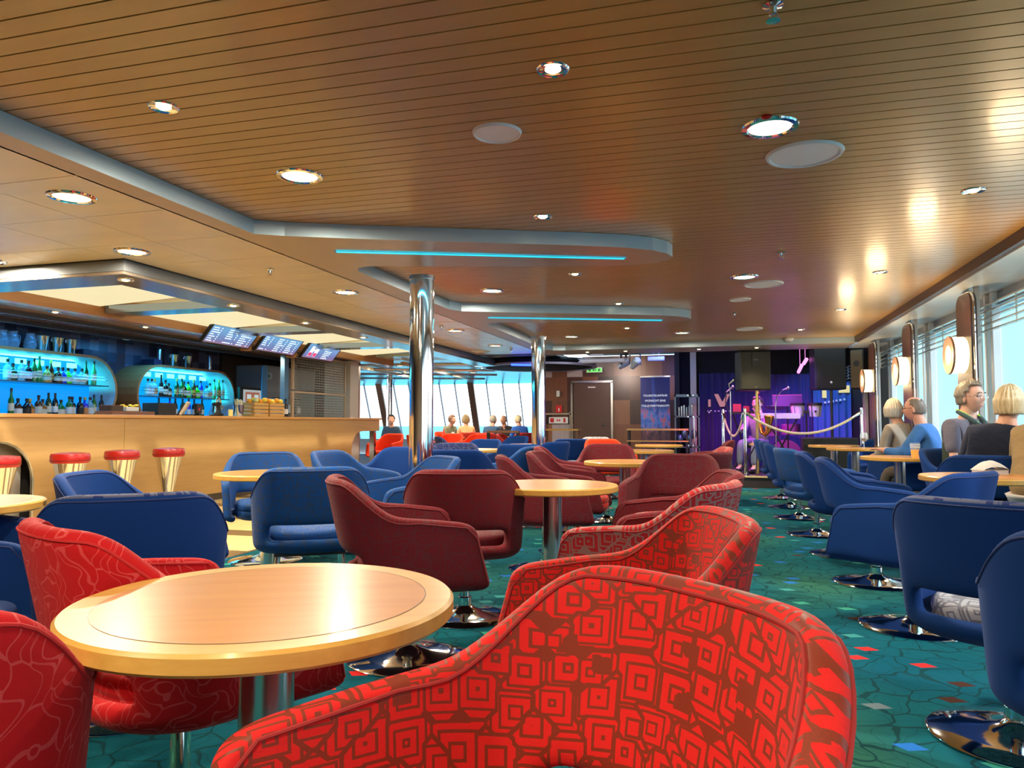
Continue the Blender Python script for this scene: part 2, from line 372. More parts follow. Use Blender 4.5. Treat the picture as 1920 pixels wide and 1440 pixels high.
pm = mosaic('post_mosaic', 1, .21, .36, [(.08,.04,.03),(.42,.19,.06),(.12,.05,.04),(.20,.09,.055),(.10,.09,.13)], .3)
lampg = emit('sconce_glass',(1,.72,.36),2.6); lampc = emit('sconce_core',(1,.93,.78),5.0)
sc_lab = ['lit drum sconce on the post board nearest the camera','lit drum sconce on the middle post board by the windows','lit drum sconce on the post board nearest the stage','lit drum sconce on the post board beside the foreground table','lit drum sconce on the first post board behind the camera','lit drum sconce on the last post board behind the camera']
for k in range(-1, 5):
    yc = 11.9-2.17*k if k >= 0 else None
    if yc is None or yc < 4: continue
    q = [(.21,-.0),(.21,1)]
    poly = [(-.21,.62),(.21,.62),(.21,2.02)] + arc((.10,2.10),.11,0,90,5) + arc((-.10,2.10),.11,90,180,5)
    V = [(0,a,b) for a,b in poly] + [(.05,a,b) for a,b in poly]; N = len(poly)
    mm = MB(); mm.add(V, [tuple(range(N)), tuple(range(N,2*N))] + [(i,(i+1)%N,N+(i+1)%N,N+i) for i in range(N)])
    pt_ = thing('post_board', ['mosaic wood post board with rounded top nearest the stage','mosaic wood post board with rounded top, second from the stage','mosaic wood post board with rounded top, third from the stage','mosaic wood post board beside the nearest window table'][k], 'wall panel', (2.12,yc,0))
    mm.build('panel', pm, pt_); 
    e2 = [(0.025,a*1.03,b) for a,b in poly[2:]]
    MB().tube([(.025,.215,.62)]+[(.025,a*1.02,b+.004) for a,b in poly[2:]]+[(.025,-.215,.62)], .012, 8).build('edge_rim', chrome, pt_)
    MB().box(.05,.09,-.16,-.12,.62,2.25).box(.05,.09,.12,.16,.62,2.25).build('bracket', P('bracket_paint',(.5,.52,.52),.4), pt_)
    lt = thing('wall_sconce', sc_lab[[2,1,0,3][k]], 'wall lamp', (2.12,yc,1.66))
    Mx = R3(0,rad(-90),0)
    MB().lathe([(.155,0),(.165,.01),(.165,.115),(.155,.12)],(0,0,0),32,True,Mx).build('drum_glass', lampg, lt)
    MB().lathe([(.088,.12),(.172,.115),(.176,.123),(.172,.132),(.088,.132),(.088,.12)],(0,0,0),40,True,Mx).build('ring_disc', P('bronze_ring',(.36,.22,.16),.3,.5), lt)
    MB().lathe([(0,.118),(.088,.118)],(0,0,0),32,True,Mx).build('lens', lampc, lt.children[-1])
    MB().lathe([(0,-.005),(.155,-.005),(.155,.01),(0,.01)],(0,0,0),32,True,Mx).build('base_plate', chrome_b, lt)
    light('POINT','sconce_glow',(-.30,0,0),14,(1,.72,.4),size=.12,parent=lt)
# rear of the room behind the camera, port wall
struct(MB().box(-9.2,2.6,-3.1,-3,0,2.4).build('wall_rear', P('rear_wall_paint',(.34,.24,.16),.6)))
struct(MB().box(-9.2,-9.05,-3,13.8,0,2.9).build('wall_port', P('port_wall_paint',(.05,.05,.07),.5)))
# mosaic bulkhead with brown door
struct(MB().box(-4.2,-.9,17.3,17.4,0,2.6).build('wall_front', mosaic('bulkhead_mosaic', 0, .37, .56, [(.10,.04,.03),(.24,.095,.055),(.035,.02,.028),(.32,.15,.08),(.14,.05,.035),(.20,.085,.05),(.09,.035,.03),(.26,.11,.06),(.50,.44,.46),(.06,.028,.03),(.16,.06,.04),(.03,.018,.025)], .3, .55)))
struct(MB().box(-4.3,-4.2,17.3,22.4,0,2.6).build('wall_inner', P('inner_wall_paint',(.10,.07,.06),.5)))
dr = thing('door_1','x','x',(-2.94,17.3,0)); dr['kind'] = 'structure'; del dr['label']; del dr['category']
MB().box(-.44,.44,-.04,-.002,0,1.97).build('leaf', P('brown_door_paint',(.105,.058,.045),.4), dr, bevel=.005)
MB().box(-.50,-.45,-.06,0,0,2.0).box(.45,.50,-.06,0,0,2.0).box(-.5,.5,-.06,0,1.98,2.03).build('frame', chrome_b, dr)
MB().tube([(.33,-.045,1.0),(.33,-.09,1.0),(.24,-.09,1.0)],.01).build('handle', chrome, [c for c in dr.children if 'leaf' in c.name][0])
MB().box(-.09,.09,-.046,-.04,1.86,1.89).build('name_plate', whitep, dr)
# stage: deck, step face, drapes, black void
struct(MB().box(-.2,2.45,12.6,16.2,0,.18).build('floor_stage', P('stage_deck',(.05,.04,.045),.35), bevel=.004))
struct(MB().box(-.22,2.45,12.56,12.62,.165,.19).build('trim_5', P('stage_nosing',(.75,.60,.30),.3)))
def curtain(name, x0, x1, y, z0, z1, m, amp=.03, wl=.13, ang=0):
    V = []; F = []; n = int(abs(x1-x0)/.02)
    for i in range(n+1):
        x = x0+(x1-x0)*i/n; yy = y + amp*sin(2*pi*x/wl)+.4*amp*sin(2*pi*x/(wl*2.7)+1)
        V += [(x,yy,z0),(x,yy,z1),(x,yy+.02,z0),(x,yy+.02,z1)]
    for i in range(n):
        a = i*4; F += [(a,a+4,a+5,a+1),(a+2,a+3,a+7,a+6)]
    mm = MB(); mm.add(V,F,True); return mm.build(name, m)
drape = P('navy_drape',(.012,.014,.10),.75,sheen=.3)
drape2 = P('violet_drape',(.05,.03,.20),.75,sheen=.3)
tag(curtain('stage_curtain',-.45,.62,15.8,.18,2.06,drape), 'dark navy stage curtain with the pink lettering, left of the speaker','curtain')
tag(curtain('stage_curtain',.62,1.74,15.85,.18,2.02,drape2), 'violet lit stage curtain behind the drums','curtain')
tag(curtain('stage_curtain',1.74,2.43,15.75,.18,1.86,P('blue_drape',(.05,.14,.45),.7,sheen=.3)), 'bright blue stage curtain with yellow lettering at the right','curtain')
struct(MB().box(-.9,2.6,16.2,16.3,0,2.8).build('wall_stage', P('stage_black',(.008,.008,.012),.8)))
struct(MB().box(2.45,2.6,12.95,16.3,0,2.8).build('wall_stage_side', P('stage_side_black',(.012,.010,.010),.8)))
struct(MB().box(-3.0,2.6,12.95,17.4,2.62,2.7).build('ceiling', P('stage_ceiling_black',(.015,.012,.02),.35)))
struct(MB().box(-.95,-.85,15.9,17.4,0,2.7).build('wall_return', P('return_black',(.012,.012,.016),.6)))
# bow lounge: glossy pale ceiling, slanted glazing
lc = NT('pale_gloss_ceiling'); g = lc.noise(lc.coord(scale=(1,3,1)), 1.2, 2); lc.set(Base_Color=lc.mix(g,(.55,.76,.82),(.66,.86,.90)), Roughness=.2, Metallic=.15); lc.bump(g,.5,.03)
struct(MB().box(-16,-2.95,12.9,23,2.30,2.36).build('ceiling', lc.m))
n = 20
for i in range(17):
    x = -13.4+.527*i*1.0
    if x > -4.4: break
    thick = (i % 6 == 5)
    w = thing('window_%d'%n,'x','x',(x,22,0)); w['kind'] = 'structure'; del w['label']; del w['category']; n += 1
    r = .012 if not thick else .10
    V = [Vector((-r,0,2.3)),Vector((r,0,2.3)),Vector((r,.83,.45)),Vector((-r,.83,.45))]
    MB().add([v for v in V]+[v+Vector((0,.08,0)) for v in V],[(0,1,2,3),(7,6,5,4),(0,4,5,1),(1,5,6,2),(2,6,7,3),(3,7,4,0)]).build('mullion', P('mullion_grey',(.22,.22,.27),.4) if not thick else brownw, w)
    MB().add([(0,.05,2.3),(.527,.05,2.3),(.527,.88,.45),(0,.88,.45)],[(0,1,2,3)]).build('pane', bpy.data.materials.get('window_glass'), w)
struct(MB().box(-16,-4.3,22.72,22.85,0,.5).build('wall_bow', P('bow_wall_paint',(.25,.26,.28),.5)))
struct(MB().box(-14.2,-14.0,13,23,0,.78).box(-14.2,-14.0,13,23,2.1,2.4).build('wall_port_lounge', P('port_lounge_paint',(.5,.6,.62),.5)))
struct(MB().box(-9.2,-9.0,13.7,13.9,0,2.4).build('wall_port_end', lowp))
# sea outside
m = MB(); m.add([(-2500,24,-14),(2500,24,-14),(2500,3000,-14),(-2500,3000,-14)],[(0,1,2,3)]); m.add([(6,-300,-14),(2500,-300,-14),(2500,24,-14),(6,24,-14)],[(0,1,2,3)])
sea = P('sea_water',(.07,.40,.50),.9,var=.2,vs=.02); struct(m.build('ground_sea', sea))
# diagonal silver light rails under the bow lounge ceiling
for i, (a, b) in enumerate([((-9.5,14.2),(-5.0,16.2)),((-10.5,15.6),(-5.4,17.7)),((-11.5,17.2),(-6.2,19.2)),((-10.6,13.4),(-4.2,14.3))]):
    MBt = MB().tube([(a[0],a[1],2.24),(b[0],b[1],2.24)], .025, 8); o = MBt.build('ceiling_rail', chrome_b)
    tag(o, 'silver light rail under the bow lounge ceiling, %s'%['second from the near side','third from the near side','farthest one','nearest one behind the round pillar'][i],'rail','silver ceiling rails')
for i, (a, b) in enumerate([((-8.6,13.6),(-9.6,18.6)),((-7.4,13.6),(-7.9,19.0)),((-6.2,13.8),(-6.6,19.0))]):
    o = MB().box(-.05,.05,0,5.2,2.2,2.28).build('ceiling_beam', P('rail_wood',(.55,.45,.28),.3)); o.location = (a[0],a[1],0); o.rotation_euler = (0,0,math.atan2(-(b[0]-a[0]),b[1]-a[1]))
    tag(o,'pale beam running under the bow lounge ceiling, %s'%['leftmost','middle','rightmost'][i],'beam','pale beams in the bow lounge')
# round dark ceiling dish over the dance floor with blue tube
t = thing('ceiling_dish','dark oval ceiling dish with a pale rim left of the exit sign','ceiling feature',(-3.55,14.6,2.16))
MB().lathe([(0,.0),(1.0,.0),(1.1,.02),(1.15,.08),(1.0,.14),(0,.14)],(0,0,0),48).build('dish', P('dish_black',(.006,.006,.012),.7,spec=.2), t)
MB().lathe([(1.1,-.01),(1.16,-.01),(1.16,.03),(1.1,.03),(1.1,-.01)],(0,0,0),48).build('rim', P('dish_rim',(.35,.30,.42),.3,.3), t)
tag(MB().tube([(-3.75,13.2,2.12),(-3.25,13.5,2.12)],.02).build('neon_tube', emit('blue_neon',(.02,.06,1),5)),'short blue neon tube beside the round dark ceiling dish','light')
# ================================================================= COLUMNS
for loc, lab, z1, r in [((-2.36,5.62),'polished chrome pillar nearest the camera, rising among the blue chairs',2.25,.098),
                ((-2.46,10.05),'polished chrome pillar further away, left of the brown door',2.25,.098),
                ((-7.9,16.8),'slim chrome pillar behind the end of the bar counter',2.30,.075)]:
    t = thing('pillar', lab, 'pillar', (loc[0],loc[1],0))
    MB().lathe([(r,0),(r,z1)],(0,0,0),48).build('shaft', chrome, t)
    MB().lathe([(r,0),(r+.015,0),(r+.015,.05),(r,.055)],(0,0,0),40).build('base_collar', chrome_b, t)
    MB().lathe([(r,z1-.03),(r+.008,z1-.03),(r+.008,z1)],(0,0,0),40).build('top_collar', chrome_b, t)
# ================================================================= BAR COUNTER
t = thing('bar_counter','long pale wood bar counter with arched steel foot recesses','bar counter',(-6.64,0,0))
def arch_cut(y0, y1, ztop, r):   # outline of the front with an arched opening starting at y0..y1
    return [(y0,0)] + [(y0,ztop-r)] + [(y0+r-r*cos(rad(a)), ztop-r+r*sin(rad(a))) for a in range(15,91,15)] + [(y1-r+r*sin(rad(a)), ztop-r+r*cos(rad(a))) for a in range(0,91,15)] + [(y1,0)]
def panel(y0, y1, z0, z1): return MB().box(-.03,0,y0,y1,z0,z1)
# front skin between the arches, panel by panel with fine joints
cut1 = arch_cut(4.55,5.88,.87,.40); 
front = MB()
N = len(cut1)
outl = [(2.0,0)] + cut1 + [(7.03,0),(7.03,1.10),(2.0,1.10)]
V = [(0,a,b) for a,b in outl] + [(-.03,a,b) for a,b in outl]; K = len(outl)
front.add(V, [tuple(range(K)), tuple(range(K,2*K))[::-1]] + [(i,(i+1)%K,K+(i+1)%K,K+i) for i in range(K)])
outl = [(7.036,0),(12.50,0),(12.50,.55),(12.53,.68),(12.62,.79),(12.75,.86),(12.9,.88),(13.66,.88),(13.66,1.10),(7.036,1.10)]
V = [(0,a,b) for a,b in outl] + [(-.03,a,b) for a,b in outl]; K = len(outl)
front.add(V, [tuple(range(K)), tuple(range(K,2*K))[::-1]] + [(i,(i+1)%K,K+(i+1)%K,K+i) for i in range(K)])
front.box(-.70,-.03,13.63,13.66,.88,1.10)
front.build('front_panel', barw, t)
MB().box(-.74,.035,2.0,13.70,1.10,1.138).build('counter_top', barw2, t, bevel=.006)
MB().box(-.72,-.30,2.0,12.5,0,1.10).build('carcass', P('bar_inner_steel',(.16,.16,.17),.3,.7), t)
MB().box(-.32,-.29,12.4,13.35,0,.88).box(-.299,-.20,4.5,5.9,0,.9).build('recess_panel', P('recess_grey',(.42,.38,.33),.35,.2), t)
MB().tube([(-.02,a,b) for a,b in cut1],.018,8).build('arch_trim', chrome_b, t)
MB().tube([(-.05,13.55,0),(-.05,13.55,.88)],.03,16).box(-.10,0,13.42,13.50,0,.88).build('end_post', chrome, t)
MB().box(-.015,.004,2.0,4.5,0,.09).box(-.015,.004,5.9,12.5,0,.09).build('kick_plate', P('kick_dark',(.06,.045,.035),.4), t)
# ================================================================= BAR STOOLS
def stool():
    t = thing('bar_stool','x','bar stool')
    MB().lathe([(0,.70),(.13,.69),(.168,.695),(.176,.715),(.178,.76),(.170,.785),(.10,.795),(0,.797)],(0,0,0),40).build('seat', P('red_leather',(.42,.012,.010),.32,coat=.3,var=.12), t)
    MB().lathe([(.17,.718),(.180,.718),(.180,.724),(.17,.724)],(0,0,0),40).build('seat_seam', P('dark_red_seam',(.16,.006,.006),.5), t.children[0])
    MB().lathe([(.150,.695),(.075,.36),(.062,.30),(.06,.28),(.09,.10),(.16,.03),(.19,.012),(.19,0),(0,0)],(0,0,0),40).build('cone_leg', chrome, t)
    return t
st = stool(); labs = ['leftmost bar stool with round red seat, in front of the grey arch','bar stool with round red seat, second from the left','bar stool with round red seat, third from the left behind the small blue chair','rightmost bar stool with round red seat on chrome cone']
for i,(x,y) in enumerate([(-5.93,4.90),(-5.90,5.60),(-5.95,6.28),(-5.95,6.95)]):
    if i == 0: st.location = (x,y,0); st.scale = (.94,.94,.965); st['label'] = labs[0]; st['group'] = 'red bar stools along the counter'
    else: dup(st,(x,y,0),0,labs[i],'red bar stools along the counter',(.94,.94,.965))
# ================================================================= CANOPY OVER THE BAR
brush = P('canopy_brushed_metal',(.42,.36,.30),.18,.75,var=.03)
t = thing('bar_canopy','brushed metal canopy frame with dark edge hanging over the bar','ceiling canopy',(-4.22,4.42,0))
MB().box(-.36,0,0,9.3,2.14,2.245).box(-4.8,-.3605,0,.36,2.14,2.245).build('frame', brush, t, bevel=.004)
MB().box(-.01,.006,-.006,9.3,2.165,2.245).box(-4.8,-.0105,-.006,.01,2.165,2.245).build('fascia', P('canopy_fascia',(.16,.18,.20),.35,.4), t)
MB().box(-.05,.02,-.02,9.32,2.246,2.252).box(-4.8,-.05,-.02,.05,2.246,2.252).build('shadow_gap', black, t)
MB().box(-4.8,-.36,.36,9.3,2.40,2.43).build('recess_top', P('recess_bronze',(.55,.42,.26),.4,.1), t)
cream = emit('cream_light_panel',(1,.83,.48),.75)
lp = ['pale glowing light panel over the bar, leftmost','pale glowing light panel over the bar, middle','pale glowing light panel over the bar, above the right screens','pale glowing light panel over the bar, farthest one']
for i,(y0,y1) in enumerate([(5.0,6.35),(6.75,8.35),(8.75,10.4),(10.8,12.4)]):
    q = thing('light_panel', lp[i], 'ceiling light', (-5.7,(y0+y1)/2,2.33), 0, 'cream light panels over the bar'); L = (y1-y0)/2
    V = [(-.75,-L,-.05),(.85,-L,.03),(.85,L,.03),(-.75,L,-.05)]
    MB().add(V+[(a,b,c+.03) for a,b,c in V],[(0,1,2,3),(7,6,5,4),(0,4,5,1),(1,5,6,2),(2,6,7,3),(3,7,4,0)]).build('diffuser', cream, q)
    MB().box(-.80,-.76,-L-.03,L+.03,-.07,0).box(.86,.90,-L-.03,L+.03,0,.07).build('frame', brush, q)
for i,y in enumerate([6.55,8.55,10.6]):
    o = MB().box(-6.35,-4.58,y-.14,y+.14,2.22,2.30).build('canopy_cross_beam', P('blue_sheen_metal',(.35,.42,.52),.15,.8), None)
    tag(o,'brushed cross beam between two glowing light panels, %s'%['leftmost','middle','farthest'][i],'beam','canopy cross beams')
struct(MB().box(-6.48,-6.36,4.4,13.7,2.18,2.43).build('trim_6', orangew))
struct(MB().box(-7.22,-6.48,2.0,13.7,2.24,2.27).build('ceiling', P('lavender_satin_panel',(.50,.36,.27),.16,.25)))
m = MB()
for k in range(120): m.box(-7.80,-7.24,2.0+k*.098,2.0+k*.098+.045,2.235,2.26)
struct(m.build('ceiling', brownw)); struct(MB().box(-9.1,-7.22,2.0,13.8,2.27,2.30).build('ceiling', P('aisle_ceiling',(.10,.10,.13),.25,.4)))
struct(MB().box(-7.24,-7.2,2.0,13.7,2.19,2.27).box(-7.86,-7.80,2,13.7,2.19,2.27).build('trim_7', P('slate_trim',(.05,.06,.09),.3)))
struct(MB().box(-9.2,-7.2,13.7,13.9,0,2.4).build('wall_bar_end', brownw))
ledc = emit('azure_led',(.02,.34,1),3.2)
for i,(y0,y1,lab) in enumerate([(5.6,7.75,'triple blue light lines above the left bottle niche'),(8.5,9.6,'triple blue light lines above the right bottle niche')]):
    q = thing('led_line', lab, 'light strip', (-7.98,(y0+y1)/2,2.26)); L=(y1-y0)/2
    for k in range(3): MB().box(-.012+.06*k-.06,.012+.06*k-.06,-L,L,-.012,.004).build('tube', ledc, q)
    light('AREA','led_line_glow',(0,0,-.03),14,(.05,.4,1),(0,0,0),L*2,.1,parent=q).rotation_euler=(0,0,rad(90))
# light bouncing up on the tiles: blue back-bar glow
# ================================================================= BACK BAR
struct(MB().box(-9.0,-8.72,2,13.7,0,2.4).build('wall_backbar', mosaic('backbar_mosaic',1,.165,.15,[(.14,.14,.20),(.20,.20,.28),(.06,.03,.05),(.16,.17,.24),(.20,.20,.27),(.10,.05,.06),(.05,.07,.12)],.3,.2)))
struct(MB().box(-8.72,-8.05,2,12.4,0,1.13).build('trim_8', P('backbar_steel',(.10,.10,.11),.35,.5)))
def stadium(y0,y1,z0,z1,n=10):
    r=(z1-z0)/2; zc=(z0+z1)/2
    return [(y1-r+r*sin(rad(180*i/n)), zc-r*cos(rad(180*i/n))) for i in range(n+1)] + [(y0+r-r*sin(rad(180*i/n)), zc+r*cos(rad(180*i/n))) for i in range(n+1)]
cyan_in = P('niche_lining',(.55,.66,.68),.4)
def niche(name,lab,y0,y1,zs,zt):
    t = thing(name, lab, 'bottle niche', (-8.72,(y0+y1)/2,0)); c=(y0+y1)/2
    A = stadium(y0-c,y1-c,1.0,zt,14); B = stadium(y0-c+.035,y1-c-.035,1.035,zt-.035,14); n=len(A)
    V=[(0,a,b) for a,b in A]+[(.50,a,b) for a,b in A]+[(.50,a,b) for a,b in B]
    MB().add(V,[(i,(i+1)%n,n+(i+1)%n,n+i) for i in range(n)]+[(n+i,n+(i+1)%n,2*n+(i+1)%n,2*n+i) for i in range(n)],False).build('wood_shell', orangew, t)
    V=[(.499,a,b) for a,b in B]+[(.04,a,b) for a,b in B]
    MB().add(V,[(i,(i+1)%n,n+(i+1)%n,n+i) for i in range(n)],True).build('lining', cyan_in, t)
    MB().add([(.04,a,b) for a,b in B],[tuple(range(n))]).build('back_panel', emit('niche_back',(.0,.26,.85),1.0), t)
    L=(y1-y0)/2
    MB().box(.05,.47,-L+.12,L-.12,zs-.014,zs).build('glass_shelf', P('shelf_edge',(.05,.13,.18),.15,.3), t)
    MB().tube([(.46,-L+.12,zs+.075),(.46,L-.14,zs+.075)],.004,6).tube([(.46,-L+.12,zs+.115),(.46,L-.14,zs+.115)],.003,6).build('bottle_rail', chrome_b, t)
    m=MB()
    k=-L+.35; pm_=emit('niche_lamp',(.1,1,.98),3.2)
    while k<L-.3: MB().box(.042,.05,k,k+.16,zt-.16,zt-.09).build('lamp_reflection', pm_, t); k+=.26  # glowing boxes stand for the lamp's reflections on the niche back
    MB().box(.05,.09,-L+.3,L-.3,zt-.065,zt-.045).build('niche_lamp', emit('niche_tube',(.1,1,1),4.5), t)
    light('AREA','niche_glow',(.25,0,zt-.07),26,(.02,.85,1),(0,0,0),.3,L*2-.7,parent=t)
    return t
niche('bottle_niche','left stadium-shaped glowing blue bottle niche',5.7,8.56,1.56,1.96)
niche('bottle_niche','right stadium-shaped glowing blue bottle niche',8.92,11.2,1.45,1.93)
# bottles: body, label band, cap
bcol = {'green':(.01,.16,.03),'dark green':(.006,.05,.02),'clear':(.35,.60,.68),'amber':(.30,.12,.02),'brown':(.06,.025,.012),'blue':(.01,.04,.75),'lime':(.05,.75,.02),'black':(.01,.01,.012),'pale green':(.08,.5,.2),'golden':(.55,.33,.05)}
bmat = {k: P('bottle_'+k.replace(' ','_'),v,.06,0,coat=.6,var=.02) if k!='clear' else glass('bottle_clear',v,.05,.55) for k,v in bcol.items()}
lmat = {'cream':P('label_cream',(.75,.70,.55),.6),'white':P('label_white',(.82,.82,.80),.6),'gold':P('label_gold',(.65,.42,.08),.4),'orange':P('label_orange',(.70,.30,.10),.5),'black':P('label_black',(.02,.02,.02),.5)}
shapes = {
 'wine':([(0,0),(.036,0),(.037,.01),(.037,.17),(.030,.20),(.014,.235),(.013,.28),(0,.28)],(.0375,.05,.13),(.0145,.255,.30)),
 'spirit':([(0,0),(.042,0),(.044,.01),(.044,.15),(.034,.175),(.015,.195),(.014,.235),(0,.235)],(.0445,.035,.12),(.018,.225,.262)),
 'squat':([(0,0),(.050,0),(.053,.015),(.050,.11),(.030,.145),(.016,.16),(.015,.19),(0,.19)],(.0525,.03,.09),(.019,.18,.215)),
 'tall':([(0,0),(.033,0),(.035,.01),(.032,.19),(.018,.225),(.013,.25),(.012,.31),(0,.31)],(.0352,.06,.15),(.0145,.29,.335)),
}
bproto = {}
def bottle(kind, col, lab, label, loc, group):
    key=(kind,col,lab)
    if key in bproto: return dup(bproto[key], loc, random.uniform(-.6,.6), label, group)
    prof, band, cap = shapes[kind]
    t = thing('bottle', label, 'bottle', loc, 0, group)
    MB().lathe(prof,(0,0,0),18).build('glass_body', bmat[col], t)
    MB().lathe([(band[0],band[1]),(band[0],band[2])],(0,0,0),18).build('paper_label', lmat[lab], t)
    MB().lathe([(cap[0],cap[1]),(cap[0],cap[2]),(cap[0],cap[2]),(0,cap[2])],(0,0,0),12).build('cap', lmat['gold'] if lab in('gold','orange') else black, t.children[0])
    bproto[key]=t; return t
ords = ['first','second','third','fourth','fifth','sixth','seventh','eighth','ninth','tenth','eleventh','twelfth','thirteenth','fourteenth','fifteenth','sixteenth','seventeenth','eighteenth','nineteenth','twentieth']
def row(ys, x, z, spec, where, group):
    for i,y in enumerate(ys):
        k,c,l = spec[i%len(spec)]
        bottle(k,c,l,'%s %s-labelled bottle, %s from the left, %s'%(c,l,ords[i],where),(x+random.uniform(-.03,.03),y,z),group)
row([6.98,7.06,7.15,7.25,7.34,7.43,7.52,7.60,7.69,7.78,7.86,7.95,8.04,8.14,8.25],-8.34,1.56,[('spirit','clear','white'),('squat','dark green','cream'),('spirit','clear','white'),('spirit','black','white'),('wine','green','cream'),('tall','green','cream'),('squat','golden','cream'),('wine','brown','gold'),('squat','brown','cream'),('squat','blue','white'),('squat','lime','white'),('squat','clear','white'),('squat','clear','white'),('tall','dark green','white'),('tall','pale green','white')],'left niche upper shelf','bottles on the upper shelf of the left niche')
row([6.96,7.08,7.17,7.26,7.34,7.43,7.52,7.62,7.70,7.80,7.88,7.98,8.07,8.15,8.24,8.33],-8.28,1.13,[('tall','green','cream'),('squat','brown','white'),('squat','black','black'),('squat','amber','orange'),('spirit','brown','cream'),('squat','amber','cream'),('wine','dark green','cream'),('wine','black','white'),('squat','green','cream'),('spirit','green','white'),('spirit','black','white'),('spirit','black','black'),('spirit','blue','orange'),('spirit','clear','white'),('wine','green','cream'),('wine','black','cream')],'left niche lower shelf','bottles on the lower shelf of the left niche')
row([9.27,9.34,9.42,9.52,9.62,9.72,9.88,9.97,10.06,10.17,10.28,10.38,10.48,10.58,10.67,10.80,10.90,11.0],-8.34,1.45,[('spirit','clear','white'),('spirit','clear','white'),('spirit','clear','orange'),('tall','black','white'),('spirit','black','cream'),('squat','brown','cream'),('wine','dark green','orange'),('wine','green','cream'),('spirit','black','white'),('spirit','lime','white'),('wine','brown','gold'),('squat','lime','white'),('wine','blue','white'),('squat','clear','white'),('spirit','clear','white'),('tall','pale green','white'),('tall','green','orange'),('tall','clear','white')],'right niche shelf','bottles on the shelf of the right niche')
row([9.4,9.6,9.74,9.9,10.02,10.2,10.36],-8.25,1.13,[('wine','dark green','cream'),('wine','blue','white'),('wine','black','white')],'right niche counter','bottles on the counter of the right niche')
# things on top of the niches
def bucket(label,loc,s=1):
    t = thing('ice_bucket',label,'ice bucket',loc,0,'steel ice buckets on the niches')
    MB().lathe([(0,0),(.060,0),(.062,.005),(.088,.20),(.092,.205),(.088,.21),(.082,.20),(.057,.01)],(0,0,0),28).build('pail', chrome, t)
    for s_ in (-1,1): MB().tube([(0,s_*.083,.15),(0,s_*.105,.155),(0,s_*.105,.18),(0,s_*.088,.185)],.006,8).build('handle', chrome_b, t)
    return t
b0 = bucket('steel ice bucket on the left niche, nearest the glass jug',(-8.45,7.52,1.96))
for y,z,l in [(7.74,1.96,'steel ice bucket on the left niche, middle of three'),(7.96,1.96,'steel ice bucket on the left niche, right one of three'),(9.91,1.93,'steel ice bucket on the right niche, left one'),(10.22,1.93,'steel ice bucket on the right niche, right one')]: dup(b0,(-8.45,y,z),.3,l)
jg = glass('clear_glass',(.45,.55,.65),.03,.35)
for y,l in [(6.98,'glass jug on top of the left niche, leftmost'),(7.12,'glass jug on top of the left niche, second from the left'),(7.36,'tall glass jug beside the leftmost ice bucket')]:
    t = thing('glass_jug',l,'jug',(-8.45,y,1.96),0,'glass jugs on the left niche')
    MB().lathe([(0,0),(.055,0),(.075,.05),(.07,.12),(.045,.19),(.055,.22)],(0,0,0),20).build('body', jg, t)
    MB().tube([(0,.05,.19),(0,.10,.17),(0,.10,.09),(0,.07,.05)],.007,8).build('handle', jg, t)
for y,l in [(9.62,'steel tube standing on the right niche, left of the buckets'),(10.8,'steel tube standing on the right niche, right of the buckets')]:
    tag(MB().cyl((-8.45,y,1.93),.035,0,.26,20).build('steel_tube',chrome_b), l,'container')
for (y,z,l) in [(8.16,1.96,'dark box on the left niche beside the ice buckets'),(9.48,1.93,'dark box on the right niche beside the steel tube')]:
    tag(MB().box(-8.6,-8.35,y-.08,y+.08,z,z+.09).build('storage_box',P('box_navy',(.015,.02,.05),.5),bevel=.008), l,'box')
t = thing('smoke_detector','white smoke detector on the back-bar ceiling between the niches','smoke detector',(-8.15,8.62,2.27))
MB().lathe([(.06,0),(.065,-.02),(.05,-.04),(.03,-.05),(0,-.05)],(0,0,0),24).build('housing',whitep,t); MB().lathe([(.05,0),(.075,0),(.075,.0),(.07,-.012)],(0,0,0),24).build('base',whitep,t)
